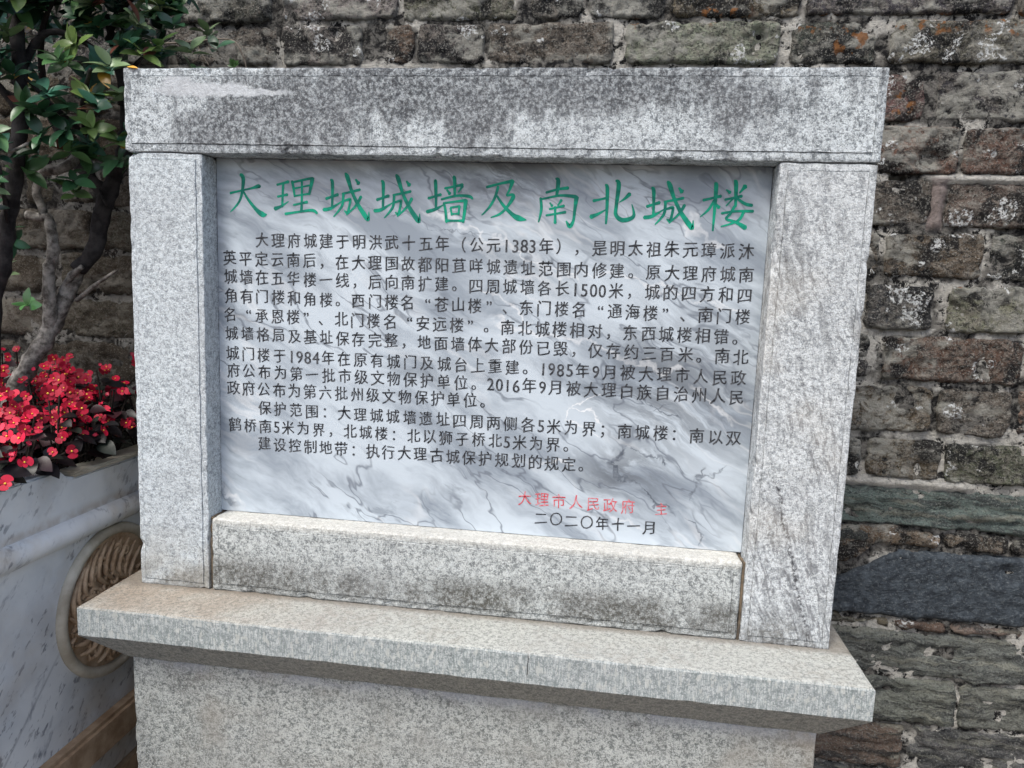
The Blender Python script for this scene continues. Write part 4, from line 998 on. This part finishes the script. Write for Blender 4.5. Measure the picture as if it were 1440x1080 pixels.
    for i in range(42):
        whorl(Vector((rnd.uniform(-.42, -.03), rnd.uniform(.08, .28), rnd.uniform(1.055, 1.19))), Vector((rnd.gauss(.1, .4), rnd.gauss(-.6, .4), rnd.gauss(.5, .4))), 8, rnd, out, 1.0, 1.0, rnd.choice(GREENS[:3] + GREENS[5:7]))
    whorl(Vector((-.44, .27, .50)), Vector((-.3, -.6, .5)), 5, rnd, out, 1, 1.0, (.05, .14, .04))
    def near(c):
        d = (c - CAMP).length
        vis = 0 if (c.z < 1.13 and c.x > -.40) else 5
        return d + vis
    place_leaves(root, out, 300, near)
    return root
shrub_main()

def shrub_second():
    root = empty('shrub', (-.40, .10, .15), 'dark straight stemmed evergreen shrub cut off by the left edge', 'shrub')
    branch_mesh(root, 'trunk', [([(-.42, .1, .15), (-.39, .1, .35), (-.373, .1, .521), (-.349, .1, .579), (-.333, .1, .662), (-.311, .1, .758), (-.298, .1, .825), (-.288, .1, .891), (-.287, .1, .97), (-.294, .1, 1.10)], .018, .012)], BARK_D, .3)
    for q in [([(-.301, .1, .931), (-.268, .12, 1.014), (-.23, .12, 1.034), (-.201, .15, 1.03), (-.150, .18, 1.0), (-.10, .18, .985)], .008, .004), ([(-.29, .1, .88), (-.33, .06, .95), (-.36, .03, 1.0)], .008, .004), ([(-.33, .1, .66), (-.30, .06, .72), (-.28, .03, .77)], .005, .003),
              ([(-.36, .08, .78), (-.31, .06, .80), (-.27, .05, .80), (-.235, .05, .815)], .004, .0025)]:
        branch_mesh(root, 'branch', [q], BARK_D if q[1] > .0045 else BARK, .3, 7)
    rnd = random.Random(4); out = []
    key = [(-.27, .02, .96, 8), (-.245, .03, 1.0, 7), (-.285, .02, .93, 7), (-.31, .03, 1.01, 7), (-.26, .02, 1.06, 8), (-.30, .02, .75, 7), (-.315, .03, .72, 6), (-.30, .04, .79, 6), (-.29, .03, .83, 5), (-.32, .05, .69, 6), (-.34, .04, .99, 7), (-.22, .03, 1.07, 6)]
    for x, y, z, n in key: whorl(Vector((x, y, z)), Vector((rnd.gauss(0, .4), rnd.gauss(-.5, .3), rnd.gauss(.6, .3))), n + 1, rnd, out, 1.0, 1.1)
    for i in range(45):
        x = rnd.uniform(-.75, -.20); z = rnd.uniform(1.02, 1.32); y = rnd.uniform(-.02, .25)
        whorl(Vector((x, y, z)), Vector((rnd.gauss(0, .4), rnd.gauss(-.4, .4), rnd.gauss(.5, .4))), 8, rnd, out, 1.0, 1.0, rnd.choice(GREENS[:3] + GREENS[5:7]))
    for i in range(30):
        x = rnd.uniform(-.80, -.36); z = rnd.uniform(.55, 1.0); y = rnd.uniform(.0, .2)
        whorl(Vector((x, y, z)), Vector((rnd.gauss(0, .4), rnd.gauss(-.4, .4), rnd.gauss(.5, .4))), 7, rnd, out)
    place_leaves(root, out, 250, lambda c: (c - CAMP).length + (0 if c.x > -.40 else 5))
shrub_second()

# ================================================================ begonias
def petal_geo(L, W, cup):
    vs = [(0, 0, 0)]; fs = []
    n = 9
    for i in range(n):
        t = -1 + 2 * i / (n - 1); an = t * 1.25
        r = L * (.55 + .45 * math.cos(an * .9))
        vs.append((r * math.cos(an * .62), r * math.sin(an * .62) * W, cup * L * abs(t) ** 1.5 + .12 * L * math.cos(an * 2)))
    for i in range(n):
        if i < n - 1: fs.append((0, i + 1, i + 2))
    return vs, fs
def flower_mesh(seed):
    rnd = random.Random(seed); vs = []; fs = []; mi = []
    for k, (an, L, W) in enumerate([(0, .0125, 1.25), (math.pi, .0125, 1.25), (math.pi / 2, .0095, .8), (-math.pi / 2, .0095, .8)]):
        v, f = petal_geo(L * rnd.uniform(.9, 1.1), W, .15); b = len(vs); an += rnd.uniform(-.15, .15); lift = rnd.uniform(.05, .35)
        for x, y, z in v:
            z2 = z + x * lift + .0004 * k
            vs.append((x * math.cos(an) - y * math.sin(an), x * math.sin(an) + y * math.cos(an), z2))
        fs += [tuple(b + i for i in q) for q in f]; mi += [0] * len(f)
    bm = bmesh.new(); bmesh.ops.create_icosphere(bm, subdivisions=1, radius=.0017)
    b = len(vs)
    for v in bm.verts: vs.append((v.co.x * 1.1, v.co.y * 1.1, v.co.z * .9 + .0024))
    for f in bm.faces: fs.append(tuple(b + v.index for v in f.verts)); mi.append(1)
    bm.free()
    me = mesh_from('flower', vs, fs, True); me.materials.append(PETAL); me.materials.append(STAMEN)
    for p, m_ in zip(me.polygons, mi): p.material_index = m_
    tint_white(me); return me
def bud_mesh():
    vs = []; fs = []
    for s in (1, -1):
        v, f = petal_geo(.009, 1.1, .1); b = len(vs)
        for x, y, z in v: vs.append((x, y, s * (.001 + .0035 * math.sin(min(1, x / .008) * 3.1)) + z * .3))
        fs += [tuple(b + i for i in q) for q in f]
    me = mesh_from('flower_bud', vs, fs, True); me.materials.append(PETAL); tint_white(me); return me
FLOWERS = [flower_mesh(i) for i in range(5)]; BUD = bud_mesh()
BL = []
for (L, W, fo, cu) in [(.040, .034, .25, .25), (.034, .030, .35, .1), (.046, .036, .15, .35)]:
    v, f = leaf_geo(L, W, fo, cu, 6, .75); me = mesh_from('leaf', v, f, True); me.materials.append(BLEAF); tint_white(me); BL.append(me)
def begonia(x, y, h, rnd, label, nfl=8, nlf=13):
    root = empty('begonia', (x, y, .155), label, 'begonia', 'red begonias bedded in the marble planter')
    inv = Matrix.Translation(root.location).inverted()
    def add(name, me, c, m, s, col):
        o = link(name, me); o.parent = root; o.matrix_parent_inverse = inv; o.matrix_basis = Matrix.Translation(c) @ m.to_4x4() @ Matrix.Scale(s, 4); o.color = (*col, 1)
    top = .155 + h; stems = []
    for i in range(nlf):
        an = i * 2.4 + rnd.uniform(-.3, .3); r = .02 + .055 * math.sqrt(i / nlf) * rnd.uniform(.7, 1.2)
        zz = top - .012 - (r / .075) ** 2 * h * .55 - rnd.random() * .03
        c = Vector((x + r * math.cos(an) * .7, y + r * math.sin(an) * .7, zz)); dd = Vector((math.cos(an), math.sin(an), rnd.uniform(-.3, .5)))
        if c.x > PX - .03 and c.z < .215: c.z = .225
        k = rnd.uniform(.6, 1.5); base = rnd.choice([(.018, .013, .014), (.014, .014, .016), (.030, .010, .014), (.015, .021, .017)])
        add('leaf', rnd.choice(BL), c, basis(dd, Vector((0, -.3, 1)), rnd.uniform(-.4, .4)), rnd.uniform(.7, 1.1), [q * k for q in base]); stems.append((Vector((x, y, .15)), c))
    for i in range(9):      # lower skirt of leaves
        an = i * 2.4 + rnd.uniform(-.4, .4); r = rnd.uniform(.035, .062); c = Vector((x + r * math.cos(an) * .7, y + r * math.sin(an) * .7, rnd.uniform(.20, .155 + h * .6)))
        if c.x > PX - .03 and c.z < .215: c.z = .222
        k = rnd.uniform(.6, 1.4); add('leaf', rnd.choice(BL), c, basis(Vector((math.cos(an), math.sin(an) - .3, rnd.uniform(-.5, .3))), Vector((.3, -.6, 1)), rnd.uniform(-.4, .4)), rnd.uniform(.75, 1.1), [q * k for q in (.016, .013, .015)])
    for i in range(nfl):
        an = rnd.uniform(0, 6.28); r = .07 * math.sqrt(rnd.random())
        c = Vector((x + r * math.cos(an), y + r * math.sin(an), top + .016 - (r / .07) ** 2 * h * .60 + rnd.uniform(-.022, .012)))
        stems.append((Vector((x, y, .15)), c.copy()))
        for j in range(rnd.choice([1, 2, 2, 3])):
            cc = c + Vector((rnd.gauss(0, .009), rnd.gauss(0, .009), rnd.gauss(0, .006)))
            n = (Vector((.45, -.75, .55)) + Vector((rnd.gauss(0, .45), rnd.gauss(0, .45), rnd.gauss(0, .35)))).normalized()
            m = n.to_track_quat('Z', 'Y').to_matrix() @ Matrix.Rotation(rnd.uniform(0, 6.28), 3, 'Z')
            k = rnd.uniform(.45, 1.3)
            if rnd.random() < .22: add('flower_bud', BUD, cc, m, rnd.uniform(.8, 1.1), (.50 * k, .02 * k, .06 * k))
            else: add('flower', rnd.choice(FLOWERS), cc, m, rnd.uniform(.85, 1.2), (.56 * k, .009 * k, .045 * k))
    vs = []; fs = []
    for a, b in stems[::2]:
        P = catmull([a, a.lerp(b, .5) + Vector((0, 0, .02)), b], 3); tube_into(vs, fs, P, [.002] * len(P), 4, 0, False)
    adopt(link('stem', mesh_from('stem', vs, fs, True), SOIL), root)
BEG = []
rb = random.Random(17)
yy = -.30
while yy < .375:
    xx = -.225
    while xx > -.68:
        if not (abs(xx + .43) < .045 and abs(yy - .18) < .045): BEG.append((xx + rb.uniform(-.015, .015), yy + rb.uniform(-.015, .015)))
        xx -= .088
    yy += .088
same = 'red begonia with dark bronze leaves among the bed in the marble planter'
def name_of(x, y):
    if math.hypot(x + .43, y - .18) < .10: return 'red begonia with dark bronze leaves growing against the foot of the shrub trunk'
    if x > -.25 and y > .27: return 'red begonia in the corner between planter rim, old wall and monument'
    if x > -.25: return 'red begonia with dark bronze leaves in the row hanging over the planter rim'
    if y > .28: return 'red begonia with dark bronze leaves in the back row under the old wall'
    return same
for i, (x, y) in enumerate(BEG):
    begonia(x, y, .135 + .09 * min(1, max(0, (y + .15) / .45)) + rb.uniform(-.012, .012) , rb, name_of(x, y), 16, 18)

# ================================================================ small things
def fallen_leaf():
    v, f = leaf_geo(.021, .008, .3, .1, 6); me = mesh_from('fallen_leaf', v, f, True); tint_white(me)
    o = link('fallen_leaf', me, LEAF); o.location = (.006, -.0035, .9345); o.rotation_euler = (R(35), R(2), R(-6)); o.color = (.75, .38, .05, 1)
    tag(o, 'small yellow leaf caught on the top left corner of the granite beam', 'leaf')
fallen_leaf()
def dry_vine():
    vs = []; fs = []
    P = catmull([Vector(p) for p in [(-.258, .375, 1.098), (-.172, .378, 1.093), (-.086, .374, 1.097), (-.027, .378, 1.102), (.006, .376, 1.093), (.023, .378, 1.060), (.03, .38, 1.03)]], 6)
    tube_into(vs, fs, P, [.0022 - .001 * i / len(P) for i in range(len(P))], 6, .3)
    P = catmull([Vector(p) for p in [(-.09, .374, 1.097), (-.075, .376, 1.07), (-.06, .38, 1.045)]], 4); tube_into(vs, fs, P, [.0013] * len(P), 5, .3)
    o = link('dry_vine', mesh_from('dry_vine', vs, fs, True), TWIG); tag(o, 'thin dry vine creeping over the bricks above the beam', 'vine')
dry_vine()
def weed(x, y, z, n, s, label, seed):
    rnd = random.Random(seed)
    root = empty('wall_weed', (x, y, z), label, 'weed')
    for i in range(n):
        an = rnd.uniform(-1.4, 1.4); d = Vector((math.sin(an), -.6, math.cos(an)))
        o = link('leaf', LEAF_MESH[i % 4]); o.parent = root; o.matrix_basis = basis(d, Vector((0, -1, .3))).to_4x4() @ Matrix.Scale(s * rnd.uniform(.7, 1.2), 4); o.color = (.07, .16, .05, 1)
weed(-.008, .388, 1.046, 9, .42, 'tiny green weed growing from the joint just above the beam', 2)
